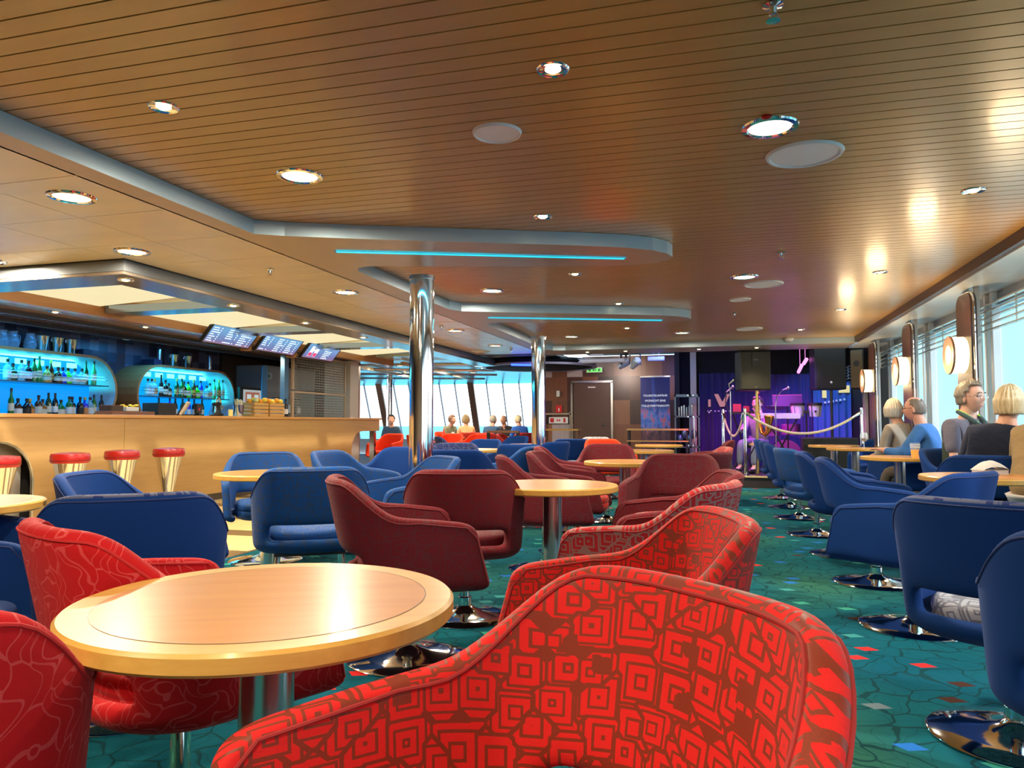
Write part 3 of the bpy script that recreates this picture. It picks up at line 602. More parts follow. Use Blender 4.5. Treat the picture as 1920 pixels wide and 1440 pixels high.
# menu screens, tilted down
def screen(loc, label, kind):
    t = thing('menu_screen', label, 'screen', loc, 0, 'menu screens over the bar'); W=.47; Hh=.135; th=rad(-38); M=R3(0,-th,0)
    M = Matrix.Rotation(rad(40),3,'Y')
    def pt(u,v,d=0): return M @ Vector((d,u,v))
    def quad(u0,u1,v0,v1,d): return [pt(u0,v0,d),pt(u1,v0,d),pt(u1,v1,d),pt(u0,v1,d)]
    MB().obox((0,0,0),(.04,2*W+.05,2*Hh+.05),M).build('bezel', black, t)
    g = NT('screen_image_'+kind); u = g.coord(); s = g.n('SeparateXYZ'); g.l(u,s.inputs[0]); nn = g.noise(u,14,3)
    z = g.math('ADD', s.outputs[2], g.math('MULTIPLY',nn,.10))
    c = g.ramp(g.math('MULTIPLY_ADD', z, 3.2, .42), [(.12,(.30,.12,.14)),(.30,(.10,.12,.28)),(.6,(.09,.22,.42)),(1,(.10,.28,.46))])
    g.set(Base_Color=(0,0,0,1),Emission_Color=c,Emission_Strength=1.25,Roughness=.3)
    m=MB(); m.add(quad(-W,W,-Hh,Hh,.0215),[(0,1,2,3)]); m.build('picture', g.m, t)
    wt_=emit('screen_text',(.75,.92,1),1.5); m=MB()
    rnd=random.Random(hash(kind)%99 if False else len(kind))
    cols=[(-.44,.12),(-.12,.16),(.16,.18)] if kind!='third' else [(.06,.20)]
    for (u0,wd) in cols:
        for k in range(7):
            v=Hh-.03-k*.034
            if rnd.random()<.12: continue
            wl=wd*rnd.uniform(.5,1); x=u0
            while x<u0+wl:
                ww=rnd.uniform(.02,.05); m.add(quad(x,x+ww,v-.011,v+.002,.0235),[(0,1,2,3)]); x+=ww+.008
            if kind!='third': m.add(quad(u0+wd+.03,u0+wd+.05,v-.011,v+.002,.0235),[(0,1,2,3)])
    m.build('text_lines', wt_, t)
    if kind=='third':
        m=MB()
        for (a,b) in ((-.36,-.26),(-.22,-.12)): m.add(quad(a,b,-.10,.09,.0225),[(0,1,2,3)])
        m.add(quad(-.26,-.22,.0,.03,.0225),[(0,1,2,3)]); m.build('glass_picture', emit('white_glow',(.8,.85,1),1.2), t)
        m=MB(); 
        for (a,b) in ((-.355,-.265),(-.215,-.125)): m.add(quad(a,b,-.095,-.03,.0232),[(0,1,2,3)])
        m.build('drink_picture', emit('berry_glow',(.6,.03,.12),1.2), t)
    MB().box(-.05,-.02,-.05,.05,.05,.28).build('bracket', darkm, t)
    return t
screen((-6.28,8.44,2.20),'menu screen over the bar, left one showing columns of prices','first')
screen((-6.28,9.57,2.20),'menu screen over the bar, middle one showing columns of prices','second!')
screen((-6.28,10.75,2.20),'menu screen over the bar, right one with a picture of red drinks','third')
for y,l in [(9.0,'small orange speaker box between the left and middle screens'),(10.15,'small orange speaker box between the middle and right screens')]:
    tag(MB().box(-6.5,-6.4,y-.07,y+.07,2.06,2.17).build('speaker_box', orangew, bevel=.01), l, 'speaker')
# wire cages at the far end of the counter
wire = P('wire_beige',(.62,.56,.46),.35,.3)
def cage(lab, y0,y1,z0,z1):
    t = thing('wire_cage',lab,'wire screen',(-6.86,(y0+y1)/2,z0)); L=(y1-y0)/2; h=z1-z0; m=MB()
    k=-L
    while k<=L: m.box(-.002,.002,k-.0022,k+.0022,0,h); k+=.045
    k=.0
    while k<=h: m.box(-.002,.002,-L,L,k-.002,k+.002); k+=.045
    m.build('wire_mesh', wire, t)
    MB().box(-.02,.02,-L-.03,-L+.01,-.0,h).box(-.02,.02,L-.01,L+.03,0,h).box(-.02,.02,-L,L,h-.03,h).build('frame', P('cage_frame',(.45,.33,.22),.4), t)
    return t
cage('upper wire mesh screen hanging over the far end of the bar',10.85,12.6,1.60,2.20)
cage('lower wire mesh screen standing on the far end of the counter',10.85,12.6,1.139,1.575)
struct(MB().box(-7.35,-6.80,12.72,13.05,1.139,2.22).build('wall_pier', P('pier_beige',(.55,.50,.45),.45)))
tag(MB().box(-7.0,-6.92,10.70,10.82,1.139,2.2).build('service_post',P('dark_blue_post',(.10,.22,.42),.3)),'dark blue post left of the wire mesh screens','post')
# grey cabinets seen through the mesh
t = thing('plate_cabinet','pale grey shuttered cabinet behind the wire mesh','cabinet',(-8.3,12.7,0))
MB().box(-.35,.25,-.9,.85,0,2.1).build('body', P('cabinet_grey',(.38,.40,.42),.4), t)
m=MB()
for k in range(16): m.box(.25,.262,-.85,.8,1.62+k*.028,1.64+k*.028)
m.build('shutter', P('shutter_grey',(.50,.52,.55),.35), t)
t = thing('coffee_machine','white and steel coffee machine behind the lower wire mesh','coffee machine',(-7.75,12.0,0))
MB().box(-.25,.22,-.38,.38,0,1.14).build('stand', P('stand_black',(.03,.03,.03),.5), t); MB().box(-.2,.15,-.3,.3,1.14,1.50).build('body', chrome_b, t, bevel=.02)
MB().lathe([(0,0),(.06,.02),(.06,.16),(0,.18)],(.18,-.12,1.2),16).build('jug', whitep, t); MB().lathe([(0,0),(.05,.02),(.05,.12),(0,.14)],(.18,.16,1.2),16).build('cup_stack', whitep, t)
# brown side wall with monitor and notices
struct(MB().box(-8.72,-8.66,11.4,13.7,1.13,2.27).build('wall_brown_panel', P('panel_dark_brown',(.09,.045,.02),.5)))
t = thing('wall_monitor','monitor with a face-like picture on the brown wall behind the fruit crates','monitor',(-8.0,11.35,1.42))
MB().box(-.03,.03,-.36,.36,-.24,.24).build('bezel', black, t, bevel=.01)
MB().box(.031,.034,-.28,.25,-.22,.20).build('picture', emit('monitor_grey',(.42,.46,.46),.7), t); MB().box(.035,.037,-.22,.18,-.08,.16).build('picture_detail', emit('monitor_rust',(.36,.12,.08),.7), t)
MB().box(.038,.039,-.18,-.06,.04,.12).box(.038,.039,.03,.15,.04,.12).build('picture_windows', emit('monitor_pale',(.5,.6,.6),.8), t)
MB().box(-.1,0,-.03,.03,-.28,-.2).build('arm', darkm, t)
tag(MB().box(-7.6,-7.58,11.05,11.2,0.0,2.02).build('notice_strip',P('blue_strip',(.05,.25,.65),.4)),'tall blue strip panel on the post behind the crates','panel')
t=thing('wall_notice','small white notice sign on the brown wall','sign',(-8.0,11.85,1.90)); MB().box(0,.01,-.1,.1,-.06,.06).build('plate',whitep,t); MB().box(.011,.013,-.03,.03,-.035,.035).build('symbol',P('sign_teal',(.1,.3,.35),.4),t)
t = thing('fridge_stack','dark appliance behind the fruit crates','appliance',(-7.9,11.35,0)); MB().box(-.2,.1,-.45,.5,0,1.16).build('body',black,t,bevel=.01); MB().box(.1,.12,-.4,.0,.2,1.1).build('door',darkm,t)
# counter items
def crate(lab,y0,y1,x=-6.95):
    t=thing('fruit_crate',lab,'crate',(x,(y0+y1)/2,1.1385)); L=(y1-y0)/2; m=MB()
    for k in range(4):
        z=.005+k*.055; m.box(.14,.155,-L,L,z,z+.042).box(-.155,-.14,-L,L,z,z+.042).box(-.14,.14,-L,-L+.012,z,z+.042).box(-.14,.14,L-.012,L,z,z+.042)
    m.build('slats', P('crate_pine',(.68,.38,.10),.5), t); m=MB()
    for a in (-.13,.12):
        for b in (-L+.014,L-.026): m.box(a,a+.012,b,b+.012,.0,.23)
    m.build('corner_post', P('crate_pine_dark',(.55,.28,.07),.5), t); MB().box(-.14,.14,-L,L,0,.005).build('base', P('crate_base',(.4,.2,.06),.6), t); return t
crate('slatted pine crate with fruit on the bar, left one',9.72,10.08); crate('slatted pine crate with fruit on the bar, right one',10.12,10.52)
fruits = [('orange',(.95,.38,.02)),('lemon',(.95,.72,.08)),('pear',(.75,.68,.25))]; fm={n:P('fruit_'+n,c,.45) for n,c in fruits}
for i in range(14):
    y=9.78+i*.054; nme=fruits[[0,2,1,0,0,1,0,0,0,1,0,0,2,1][i]][0]; x=-6.9+(.05 if i%2 else -.03)
    o=MB().ellip((0,0,0),(.038,.042 if nme!='lemon' else .05,.038)).build(nme,fm[nme]); o.location=(x,y,1.1385+.235+.012*(i%3))
    tag(o,'%s fruit heaped in the pine crates on the bar, %s from the left'%(nme,ords[i]),'fruit','fruit in the pine crates')
t=thing('straw_tub','steel tub of paper-wrapped straws and napkins beside the crates','container',(-6.95,9.55,1.1385))
MB().lathe([(0,0),(.07,0),(.085,.17),(.08,.17),(.066,.01)],(0,0,0),24).build('tub',chrome,t)
m=MB()
for k in range(16):
    a=random.uniform(0,6.28); r=random.uniform(0,.05); m.obox((r*cos(a),r*sin(a),.17+random.uniform(0,.04)),(.006,.05,.12),R3(random.uniform(-.5,.5),random.uniform(-.5,.5),a))
m.build('napkins',P('napkin_cream',(.8,.75,.55),.7),t)
def smallbox(name,lab,cat,y0,y1,z,m_,x0=-7.1,x1=-6.85): return tag(MB().box(x0,x1,y0,y1,1.1385,1.1385+z).build(name,m_,bevel=.004),lab,cat)
smallbox('bar_caddy','low dark brown tray box on the bar between the niches','tray',7.06,7.74,.045,brownw)
t=thing('lemon_dish','white dish of lemon wedges on the brown tray box','dish',(-6.97,7.42,1.1855)); MB().box(-.08,.08,-.1,.1,0,.05).build('dish',whitep,t,bevel=.006)
m=MB()
for k in range(12): m.ellip((random.uniform(-.06,.06),random.uniform(-.09,.09),.055+random.uniform(0,.02)),(.02,.026,.014),None,8,6)
m.build('wedges',fm['lemon'],t)
smallbox('menu_holder','dark box of upright menus on the bar','menu holder',7.80,8.12,.16,black)
t=thing('bar_mat_box','dark brown upper box on the brown tray left of the lemon dish','box',(-6.97,7.17,1.1845)); MB().box(-.09,.09,-.09,.09,0,.06).build('body',P('walnut',(.05,.03,.02),.4),t); MB().box(-.095,.095,-.095,.095,.06,.068).build('lid',brownw,t)
t=thing('payment_terminal','white and black till terminal turned away on the bar','till',(-6.95,8.4,1.1385),.6)
MB().obox((0,0,.10),(.03,.30,.20),R3(0,.5,0)).build('screen_back',P('till_cream',(.72,.66,.5),.5),t,bevel=.008); MB().box(-.1,.1,-.1,.1,0,.02).build('base',black,t); MB().obox((-.03,0,.09),(.03,.28,.18),R3(0,.5,0)).build('screen',black,t)
t=thing('display_card','small black card reader display with red sign on the bar','display',(-6.95,8.66,1.1385),.2); MB().box(-.02,.02,-.07,.07,.04,.17).build('display',black,t,bevel=.005); MB().box(-.03,.03,-.03,.03,0,.04).build('foot',darkm,t); MB().box(.021,.023,-.02,.01,.07,.11).build('emblem',P('red_mark',(.7,.03,.05),.4),t)
t=thing('juicer','black and silver citrus press on the bar beside the right niche','appliance',(-6.95,9.05,1.1385),.3)
MB().lathe([(0,0),(.09,0),(.10,.02),(.06,.05),(.05,.14),(.07,.18),(0,.22)],(0,0,0),24).build('body',black,t); MB().tube([(0,-.05,.05),(0,-.02,.22),(0,.06,.27),(0,.14,.20)],.018,10).build('lever',chrome,t); MB().lathe([(0,0),(.05,.0),(.06,.05),(.0,.06)],(0,.09,.10),16).build('cup',chrome_b,t)
tag(MB().lathe([(0,0),(.033,0),(.033,.10),(.028,.10),(.028,.01)],(0,0,0),16).build('candle_glass',P('candle_yellow',(.8,.65,.25),.4,emis=(.9,.6,.1),es=.2)),'small yellow glass on the bar beside the citrus press','glass').location=(-6.9,9.30,1.1385)
b=bottle('wine','black','white','dark bottle standing on the bar left of the wire mesh',(-6.9,10.72,1.1385),'loose bottle on the bar')
# wine tall pouring rail glasses near the menu holder
for i,y in enumerate([8.0,8.2]):
    tag(MB().lathe([(0,0),(.035,0),(.04,.13),(.037,.13),(.032,.01)],(0,0,0),16).build('steel_shaker',chrome_b if i else black),['black shaker tin behind the menus on the bar','steel shaker tin between the menus and the till'][i],'shaker').location=(-7.2,y,1.1385)

for y in (6.2,7.5,8.8,10.4): pass
# ================================================================= TUB CHAIRS
CN = 2.7
def smo(a,b,x):
    x=max(0,min(1,(x-a)/(b-a))); return x*x*(3-2*x)
def ctop(k,q):
    return (.625+.03*q-(.03 if q==0 else 0)) if k=='a' else .655+.16*smo(6,56,q)
def cpt(k,q,fr,side,off=0):
    zt=ctop(k,q); z=.345+(zt-.345)*fr; h=(z-.345)/.47
    Wd=.284+.03*h; yb=-.245-.105*h; yf=.315-.13*h
    if fr==0: Wd-=.055; yb+=.05; yf-=.04
    Wd+=off; yb-=off
    if k=='a': return (side*Wd, yf*(1-q), z)
    a=rad(q); c=max(0,cos(a)); s=sin(a)
    return (side*Wd*c**(2/CN), yb*s**(2/CN), z)
def chair_uv(me):
    uv=me.uv_layers.new(name='UVMap'); vs=me.vertices
    for l in me.loops:
        x,y,z=vs[l.vertex_index].co
        if y>0: s=(1 if x>0 else -1)*(.52+y); rho=abs(x)
        else: s=math.atan2(x,-y)*.33; rho=math.hypot(x,y)
        uv.data[l.index].uv=(s,z+rho)
def pad_uv(me):
    uv=me.uv_layers.new(name='UVMap'); vs=me.vertices
    for l in me.loops:
        x,y,z=vs[l.vertex_index].co; uv.data[l.index].uv=(x+z*.4,y+z)
def shell_mesh(lv):
    rows=[0,.07,.15,.322,.52,.74,.90,1.0]
    st=[('a',0),('a',.1),('a',.45),('a',.8)]+[('c',a) for a in (2,12,22,33,45,58,72,90)]
    path=[(k,q,-1) for k,q in st]+[(k,q,1) for k,q in st[-2::-1]]
    V=[];F=[];nr=len(rows)
    for k,q,s in path:
        for fr in rows: V.append(cpt(k,q,fr,s))
    n=len(path)
    for i in range(n-1):
        k1,q1,_=path[i]; k2,q2,_=path[i+1]
        for j in range(nr-1):
            if j==2 and k1=='c' and k2=='c' and min(q1,q2)>=45: continue   # slot under the backrest
            F.append((i*nr+j,(i+1)*nr+j,(i+1)*nr+j+1,i*nr+j+1))
    mb=MB(); mb.add(V,F,True); o=mb.build('shell',None)
    so=o.modifiers.new('s','SOLIDIFY'); so.thickness=.050; so.offset=0; so.use_even_offset=False
    sb=o.modifiers.new('b','SUBSURF'); sb.levels=sb.render_levels=lv
    bake(o); chair_uv(o.data)
    for p in o.data.polygons: p.use_smooth=True
    me=o.data; bpy.data.objects.remove(o); return me
def seat_mesh(lv):
    P0=[]; n=20
    for i in range(n):
        a=2*pi*i/n; c,s=cos(a),sin(a)
        x=.235*abs(c)**.7*(1 if c>0 else -1); y=(.30 if s>0 else .235)*abs(s)**.7*(1 if s>0 else -1)
        P0.append((x,y))
    V=[];F=[]; L=[(.55,.322),(.93,.335),(1.0,.36),(1.0,.395),(.97,.405),(1.0,.412),(1.0,.445),(.92,.462),(.5,.470)]
    for sc_,z in L: V+=[(x*sc_,y*sc_+.01,z) for x,y in P0]
    for j in range(len(L)-1):
        for i in range(n): F.append((j*n+i,j*n+(i+1)%n,(j+1)*n+(i+1)%n,(j+1)*n+i))
    mb=MB(); mb.add(V,F,True); mb.add(V[:n],[tuple(range(n))[::-1]],True); mb.add(V[-n:],[tuple(range(n))],True); o=mb.build('seat',None)
    sb=o.modifiers.new('b','SUBSURF'); sb.levels=sb.render_levels=lv
    bake(o); pad_uv(o.data)
    for p in o.data.polygons: p.use_smooth=True
    me=o.data; bpy.data.objects.remove(o); return me
def piping_mesh(inner=False):
    Pp=[]; off=-.025 if inner else .025
    seq=[('a',q/6) for q in range(0,6)]+[('c',a) for a in range(0,91,5)]
    seq=[(k,q,-1) for k,q in seq]+[(k,q,1) for k,q in seq[-2::-1]]
    for k,q,s in seq:
        x,y,z=cpt(k,q,.985,s,off*1.0); Pp.append((x,y,z-.016+(.004 if inner else 0)))
    # down the front edges
    def front(s): return [(lambda p:(p[0],p[1]-.012+.0,p[2]))(cpt('a',0,f,s,off)) for f in (.12,.3,.5,.7,.88)]
    Pp=front(-1)+Pp[1:-1]+front(1)[::-1]
    from mathutils.bvhtree import BVHTree
    bv=BVHTree.FromPolygons([v.co for v in SH2.vertices],[p.vertices for p in SH2.polygons]); Q=[]
    for p in Pp:
        c_,n_,_i,_d=bv.find_nearest(Vector(p)); Q.append(c_+n_*.0012)
    mb=MB(); mb.tube(Q,.0034,6,False); o=mb.build('p',None); chair_uv(o.data); me=o.data; bpy.data.objects.remove(o); return me
SH2,SH1=shell_mesh(2),shell_mesh(1); ST2,ST1=seat_mesh(2),seat_mesh(1); PIP=piping_mesh(); PIN=piping_mesh(True)
def meshcopy(me,m): q=me.copy(); q.materials.clear(); q.materials.append(m); return q
def lathe_me(prof,m,n=40):
    o=MB().lathe(prof,(0,0,0),n).build('x',m); me=o.data; bpy.data.objects.remove(o); return me
ME_disc=lathe_me([(0,.0),(.268,0),(.270,.006),(.262,.012),(.18,.020),(.10,.032),(.055,.048),(.034,.066),(.032,.075)],chrome)
ME_col=lathe_me([(.026,.06),(.026,.33),(.10,.333)],chrome,24)
ME_collar=lathe_me([(.033,.060),(.038,.066),(.038,.105),(.033,.110),(.026,.110)],chrome,24)
def legs_me():
    m=MB()
    return m
def adds(name,me,parent):
    o=bpy.data.objects.new(name,me); COL.objects.link(o); o.parent=parent; return o
protos={}
def chair_proto(fab,seatfab,lv,legs):
    key=(fab.name,seatfab.name,lv,legs)
    if key in protos: return protos[key]
    t=thing('tub_chair','x','chair')
    adds('shell',meshcopy(SH2 if lv==2 else SH1,fab),t)
    adds('seat',meshcopy(ST2 if lv==2 else ST1,seatfab),t)
    if lv==2:
        adds('piping',meshcopy(PIP,P('piping_'+fab.name,tuple(fab_col[fab.name]),.8)),t.children[0])
        adds('inner_piping',meshcopy(PIN,bpy.data.materials['piping_'+fab.name]),t.children[0])
    if legs:
        for sx_ in (-1,1):
            for sy_ in (-1,1):
                MB().tube([(sx_*.17,sy_*.17,.335),(sx_*.20,sy_*.20,0)],.014,12).build('leg',chrome,t)
        MB().box(-.19,.19,-.19,.19,.322,.336).build('under_frame',darkm,t)
    else:
        adds('base_disc',ME_disc,t); adds('column',ME_col,t); adds('collar',ME_collar,t.children[-1])
    protos[key]=[t,False]; return protos[key]
fab_col={F_red.name:(.30,.02,.02),F_bur.name:(.16,.015,.02),F_pnk.name:(.30,.02,.025),F_vein.name:(.40,.01,.012),F_blu.name:(.02,.05,.18),F_nav.name:(.01,.03,.14),F_mix.name:(.05,.06,.12),F_gry.name:(.12,.12,.16),F_orj.name:(.5,.03,.01)}
def band(t,m):  # paler fabric on upward faces stands for skylight sheen on the rim
    sh=[c for c in t.children if c.name.startswith('shell')][0]; sh.data=sh.data.copy(); sh.data.materials.append(m)
    for p in sh.data.polygons:
        if p.normal.z>.62 and p.center.z>.6: p.material_index=1
def chair(x,y,th,fab,label,group,lv=1,legs=False,seat=None):
    p=chair_proto(fab,seat or fab,lv,legs)
    if not p[1]:
        p[1]=True; t=p[0]; t.location=(x,y,0); t.rotation_euler=(0,0,rad(th)); t['label']=label; t['group']=group; return t
    return dup(p[0],(x,y,0),rad(th),label,group,(1,1,1))
GR='red and burgundy tub chairs in the middle rows'; GB='blue tub chairs beside the pillars and the bar'; GW='blue tub chairs of the window row'; GF='orange and red chairs in the bow lounge'
chair(-.262,.875,139,F_red,'large red maze-patterned tub chair in the foreground, cut off by the bottom edge',GR,2).scale=(1.06,1.06,1)
chair(-.29,1.95,108,F_red,'red maze-patterned tub chair directly behind the large foreground chair',GR,2)
chair(-.30,3.18,72,F_pnk,'tub chair with orange-lit rim and silvery squares beside the second round table',GR,2)
chair(-.27,3.76,98,F_bur,'burgundy tub chair half hidden behind the orange-rimmed one beside the table',GR,2)
chair(-.35,5.45,170,F_bur,'purple-red tub chair facing the camera, right of the third round table',GR,2,seat=F_pnk)
chair(-.30,6.45,64,F_bur,'burgundy tub chair behind the purple-red one that faces the camera',GR)
chair(-.27,7.45,100,F_pnk,'salmon-rimmed tub chair behind, second from the stage in the aisle row',GR)
chair(-.2,10.4,92,F_bur,'burgundy tub chair nearest the stage ropes',GR)
chair(-1.36,3.86,16,F_bur,'burgundy tub chair seen from behind with open slot, left of the second round table',GR,2)
chair(-1.37,3.12,-58,F_bur,'burgundy tub chair in side view left of centre, facing right',GR,2)
chair(-1.24,5.27,-70,F_bur,'mauve burgundy tub chair peeping over the slotted one',GR,2)
chair(-1.2,6.02,-88,F_bur,'dark burgundy tub chair with red seat, left of the third round table',GR,2,seat=F_red)
chair(-1.44,7.2,-80,F_bur,'burgundy tub chair in side view behind the third round table',GR)
chair(-1.2,7.95,-176,F_bur,'mauve tub chair facing the camera between the third and fourth tables',GR)
chair(-1.53,10.4,-150,F_orj,'small orange-red tub chair in front of the brown door',GR)
chair(-1.38,1.68,-26,F_vein,'bright red leaf-patterned tub chair tucked under the nearest round table',GR,2)
chair(-1.27,.82,45,F_vein,'bright red leaf-patterned tub chair cut off by the left edge',GR,2)
chair(-2.28,3.81,32,F_blu,'blue tub chair seen from behind with open slot, on four tubular legs',GB,2,True)
chair(-3.36,4.98,-142,F_blu,'blue maze-patterned tub chair facing right behind the round table near the bar',GB,2)
chair(-2.93,5.62,-95,F_blu,'small blue tub chair in side view left of the pillar, against the bar front',GB)
chair(-2.95,6.35,178,F_nav,'plain blue tub chair in front of the grey arched recess of the bar',GB)
chair(-2.1,4.72,135,F_blu,'blue patterned tub chair directly in front of the nearest pillar',GB,2)
chair(-2.30,6.45,8,F_nav,'plain blue tub chair seen from behind just right of the nearest pillar',GB)
chair(-2.95,7.9,190,F_mix,'greyish blue patterned tub chair behind the one right of the pillar',GB)
chair(-2.15,7.3,85,F_blu,'small blue side-on tub chair before the pale table between the pillars',GB)
chair(-2.15,8.2,0,F_nav,'plain blue tub chair seen from behind, left of the farther pillar',GB)
chair(-2.22,9.15,60,F_nav,'blue tub chair at the foot of the farther pillar',GB)
chair(-2.15,10.9,10,F_nav,'blue tub chair just right of the farther pillar',GB)
chair(-2.1,11.9,160,F_gry,'small grey patterned tub chair below the brown door',GB)
band(chair(-2.12,2.30,42,F_nav,'large navy tub chair seen from behind at the left, line-patterned top edge',GB,2,seat=F_gry),F_mix)
chair(-2.68,2.98,-72,F_nav,'blue tub chair corner peeping above the large navy one',GB,2)
chair(-2.88,2.18,-85,F_nav,'dark navy tub chair at the left edge under the round table',GB,2,seat=F_gry)
chair(-2.44,1.70,-62,F_nav,'blue tub chair at the left edge, its arm ending beside the red one',GB,2)
chair(-3.3,9.8,165,F_nav,'blue tub chair far behind the pale table between the pillars',GB)
chair(-3.9,10.2,-80,F_mix,'grey-blue tub chair, leftmost of the far group between the pillars',GB)
chair(-4.4,12.0,-60,F_mix,'grey-blue tub chair below the dark railing of the bow lounge',GB)
chair(-3.6,12.4,150,F_nav,'small blue tub chair right of the dark railing of the bow lounge',GB)
# window row
band(chair(.93,2.88,-33,F_nav,'large navy tub chair at the right with grey patterned seat in its slot',GW,2,seat=F_gry),F_gry)
chair(.96,2.16,-20,F_nav,'navy tub chair cut off by the right edge, nearest the camera',GW,2)
chair(.94,4.28,50,F_nav,'blue tub chair turned to the aisle whose back corner is lit bright blue',GW,2)
chair(.96,5.38,-98,F_nav,'bright blue tub chair in side view facing the windows before the beer table',GW,2)
chair(.93,6.45,-98,F_nav,'blue tub chair behind the bright side-on one, with open slot',GW,2)
chair(.84,7.5,-72,F_blu,'blue patterned tub chair, third of the window row beyond the bright side-on one',GW)
chair(.80,8.75,-95,F_nav,'blue tub chair, fourth of the window row beyond the bright side-on one',GW)
chair(.80,9.85,-95,F_nav,'blue tub chair, second from the stage in the window row',GW)
chair(.78,10.95,-92,F_nav,'blue tub chair nearest the stage in the window row',GW)
chair(1.88,6.42,-8,F_nav,'dark blue tub chair the navy jumper person sits in',GW,2)
chair(2.10,11.5,150,F_nav,'blue tub chair beside the last post board, behind the wine glass',GW)
chair(2.06,7.32,-140,F_nav,'blue tub chair the vest wearing man sits in',GW)
chair(2.12,8.78,62,F_nav,'blue tub chair the man in the blue sweater sits in',GW)
chair(2.06,9.62,30,F_nav,'blue tub chair the white haired person sits in',GW)
# bow lounge chairs
for i,(x,y,th,f,l) in enumerate([(-6.75,14.2,170,F_orj,'bright orange chair between the bar end and the nearest pillar'),(-5.5,13.3,-70,F_orj,'orange-red chair just right of the nearest pillar'),(-5.6,14.7,170,F_orj,'bright orange chair in front of the person in the scarf'),(-5.0,14.6,160,F_orj,'bright orange chair in front of the person in the peach shirt'),(-5.95,17.0,30,F_red,'red chair under the person in the peach shirt'),(-5.22,16.6,-10,F_red,'red chair under the grey haired person in dark blue'),(-4.3,15.3,-90,F_red,'dark red chair left of the farther pillar'),(-4.55,16.8,40,F_red,'dark red chair under the person in the bright blue shirt'),(-6.75,17.9,-120,F_orj,'orange chair under the person in the scarf')]):
    chair(x,y,th,f,l,GF)
# ================================================================= ROUND TABLES
def table(x,y,label,r=.365,h=.70,rz=0,group='round pedestal tables',slab=.036,n=96):
    t=thing('round_table',label,'table',(x,y,0),rz,group)
    MB().lathe([(0,h),(r*.845,h)],(0,0,0),n).build('veneer_top',tw,t)
    MB().lathe([(r*.845,h-.0005),(r-.006,h),(r,h-.006),(r,h-slab+.006),(r-.006,h-slab),(.06,h-slab)],(0,0,0),n).build('wood_edge',te,t)
    MB().lathe([(r*.843,h+.0003),(r*.848,h+.0003)],(0,0,0),n).build('inlay_line',brownw,t.children[-1])
    MB().lathe([(.052,.03),(.052,h-slab-.008)],(0,0,0),40).build('column',chrome_b,t)
    MB().lathe([(.15,h-slab-.004),(.15,h-slab-.010),(.052,h-slab-.012)],(0,0,0),32).build('top_plate',darkm,t)
    MB().lathe([(0,0),(.25,0),(.252,.006),(.24,.012),(.08,.028),(.06,.045),(.052,.05)],(0,0,0),48).build('base_disc',chrome_b,t)
    return t
t0=table(-.86,1.285,'large round wooden table in the foreground, nearest the camera',.362,.708,rz=rad(25))
T=[(-.91,4.04,'second round table from the camera, in the middle of the burgundy chairs'),(-.83,6.6,'third round table from the camera in the middle row'),(-.93,9.3,'fourth round table in the middle row'),(-.94,11.6,'fifth round table in the middle row, nearest the brown door'),
 (-2.98,4.45,'round table by the bar between two blue chairs'),(-3.20,2.42,'round table with blue reflection at the left edge'),(-3.1,7.1,'round table half hidden behind the nearest pillar'),(-3.0,9.05,'pale round table between the two pillars'),(-2.9,11.3,'round table left of the foot of the farther pillar'),
 (1.60,5.42,'round window table at the right edge, in front of the brown jacket'),(1.70,8.2,'round window table with the glass of beer'),(1.72,10.9,'round window table with the wine glass'),(1.62,12.15,'last round window table in front of the stage'),
 (-6.1,16.2,'round table of the person in the scarf by the bow windows'),(-4.75,17.4,'round table of the three men by the bow windows')]
for x,y,l in T: dup(t0,(x,y,0),random.uniform(0,3),l,'round pedestal tables')
# long console ledges
def ledge(lab,x0,x1,y,h,sh=None,m=None):
    t=thing('console_table',lab,'console table',((x0+x1)/2,y,0)); L=(x1-x0)/2
    MB().box(-L,L,-.16,.16,h-.035,h).build('top',te,t,bevel=.004)
    for s in (-1,1):
        MB().box(s*(L-.03)-.015,s*(L-.03)+.015,-.13,-.10,0,h-.035).box(s*(L-.03)-.015,s*(L-.03)+.015,.10,.13,0,h-.035).build('leg',m or chrome_b,t)
    if sh: MB().box(-L,L,-.15,.15,sh-.02,sh).build('shelf',te,t)
    return t
ledge('high narrow console table with lower shelf in front of the party banner',-1.78,-.62,14.6,.93,.70,darkm)
ledge('high narrow console table in front of the brown door',-3.5,-2.75,14.7,.92,None,brownw)
t=thing('divider_railing','dark framed divider railing among the blue chairs before the bow windows','railing',(-3.85,13.0,0))
MB().box(-.30,.30,-.03,.03,.86,.90).build('top_rail',brownw,t)
for s in (-1,1): MB().box(s*.28-.025,s*.28+.025,-.03,.03,0,.86).build('post',black,t)
# drinks
def on(o,loc,rz=0): o.location=loc; o.rotation_euler=(0,0,rz); return o
t=thing('beer_glass','tall ribbed glass of beer on the window table','drink',(1.80,8.02,.7005))
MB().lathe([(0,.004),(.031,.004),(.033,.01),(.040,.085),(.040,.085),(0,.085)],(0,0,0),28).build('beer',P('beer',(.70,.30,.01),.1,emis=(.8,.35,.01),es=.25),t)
MB().lathe([(.0,0),(.034,0),(.036,.01),(.046,.15),(.043,.15)],(0,0,0),28).build('tumbler',glass('tumbler_glass',(.85,.92,.92),.03,.14),t)
m=MB()
for z in (.10,.115,.13): m.lathe([(.0425,z),(.0455,z+.004),(.0435,z+.008)],(0,0,0),24)
m.build('rib',glass('rib_glass',(.9,.95,.95),.1,.3),t)
t=thing('wine_glass','stemmed wine glass with a little red wine on the window table','drink',(1.80,10.72,.7005))
gg=glass('wine_glass_clear',(.75,.85,.88),.03,.35)
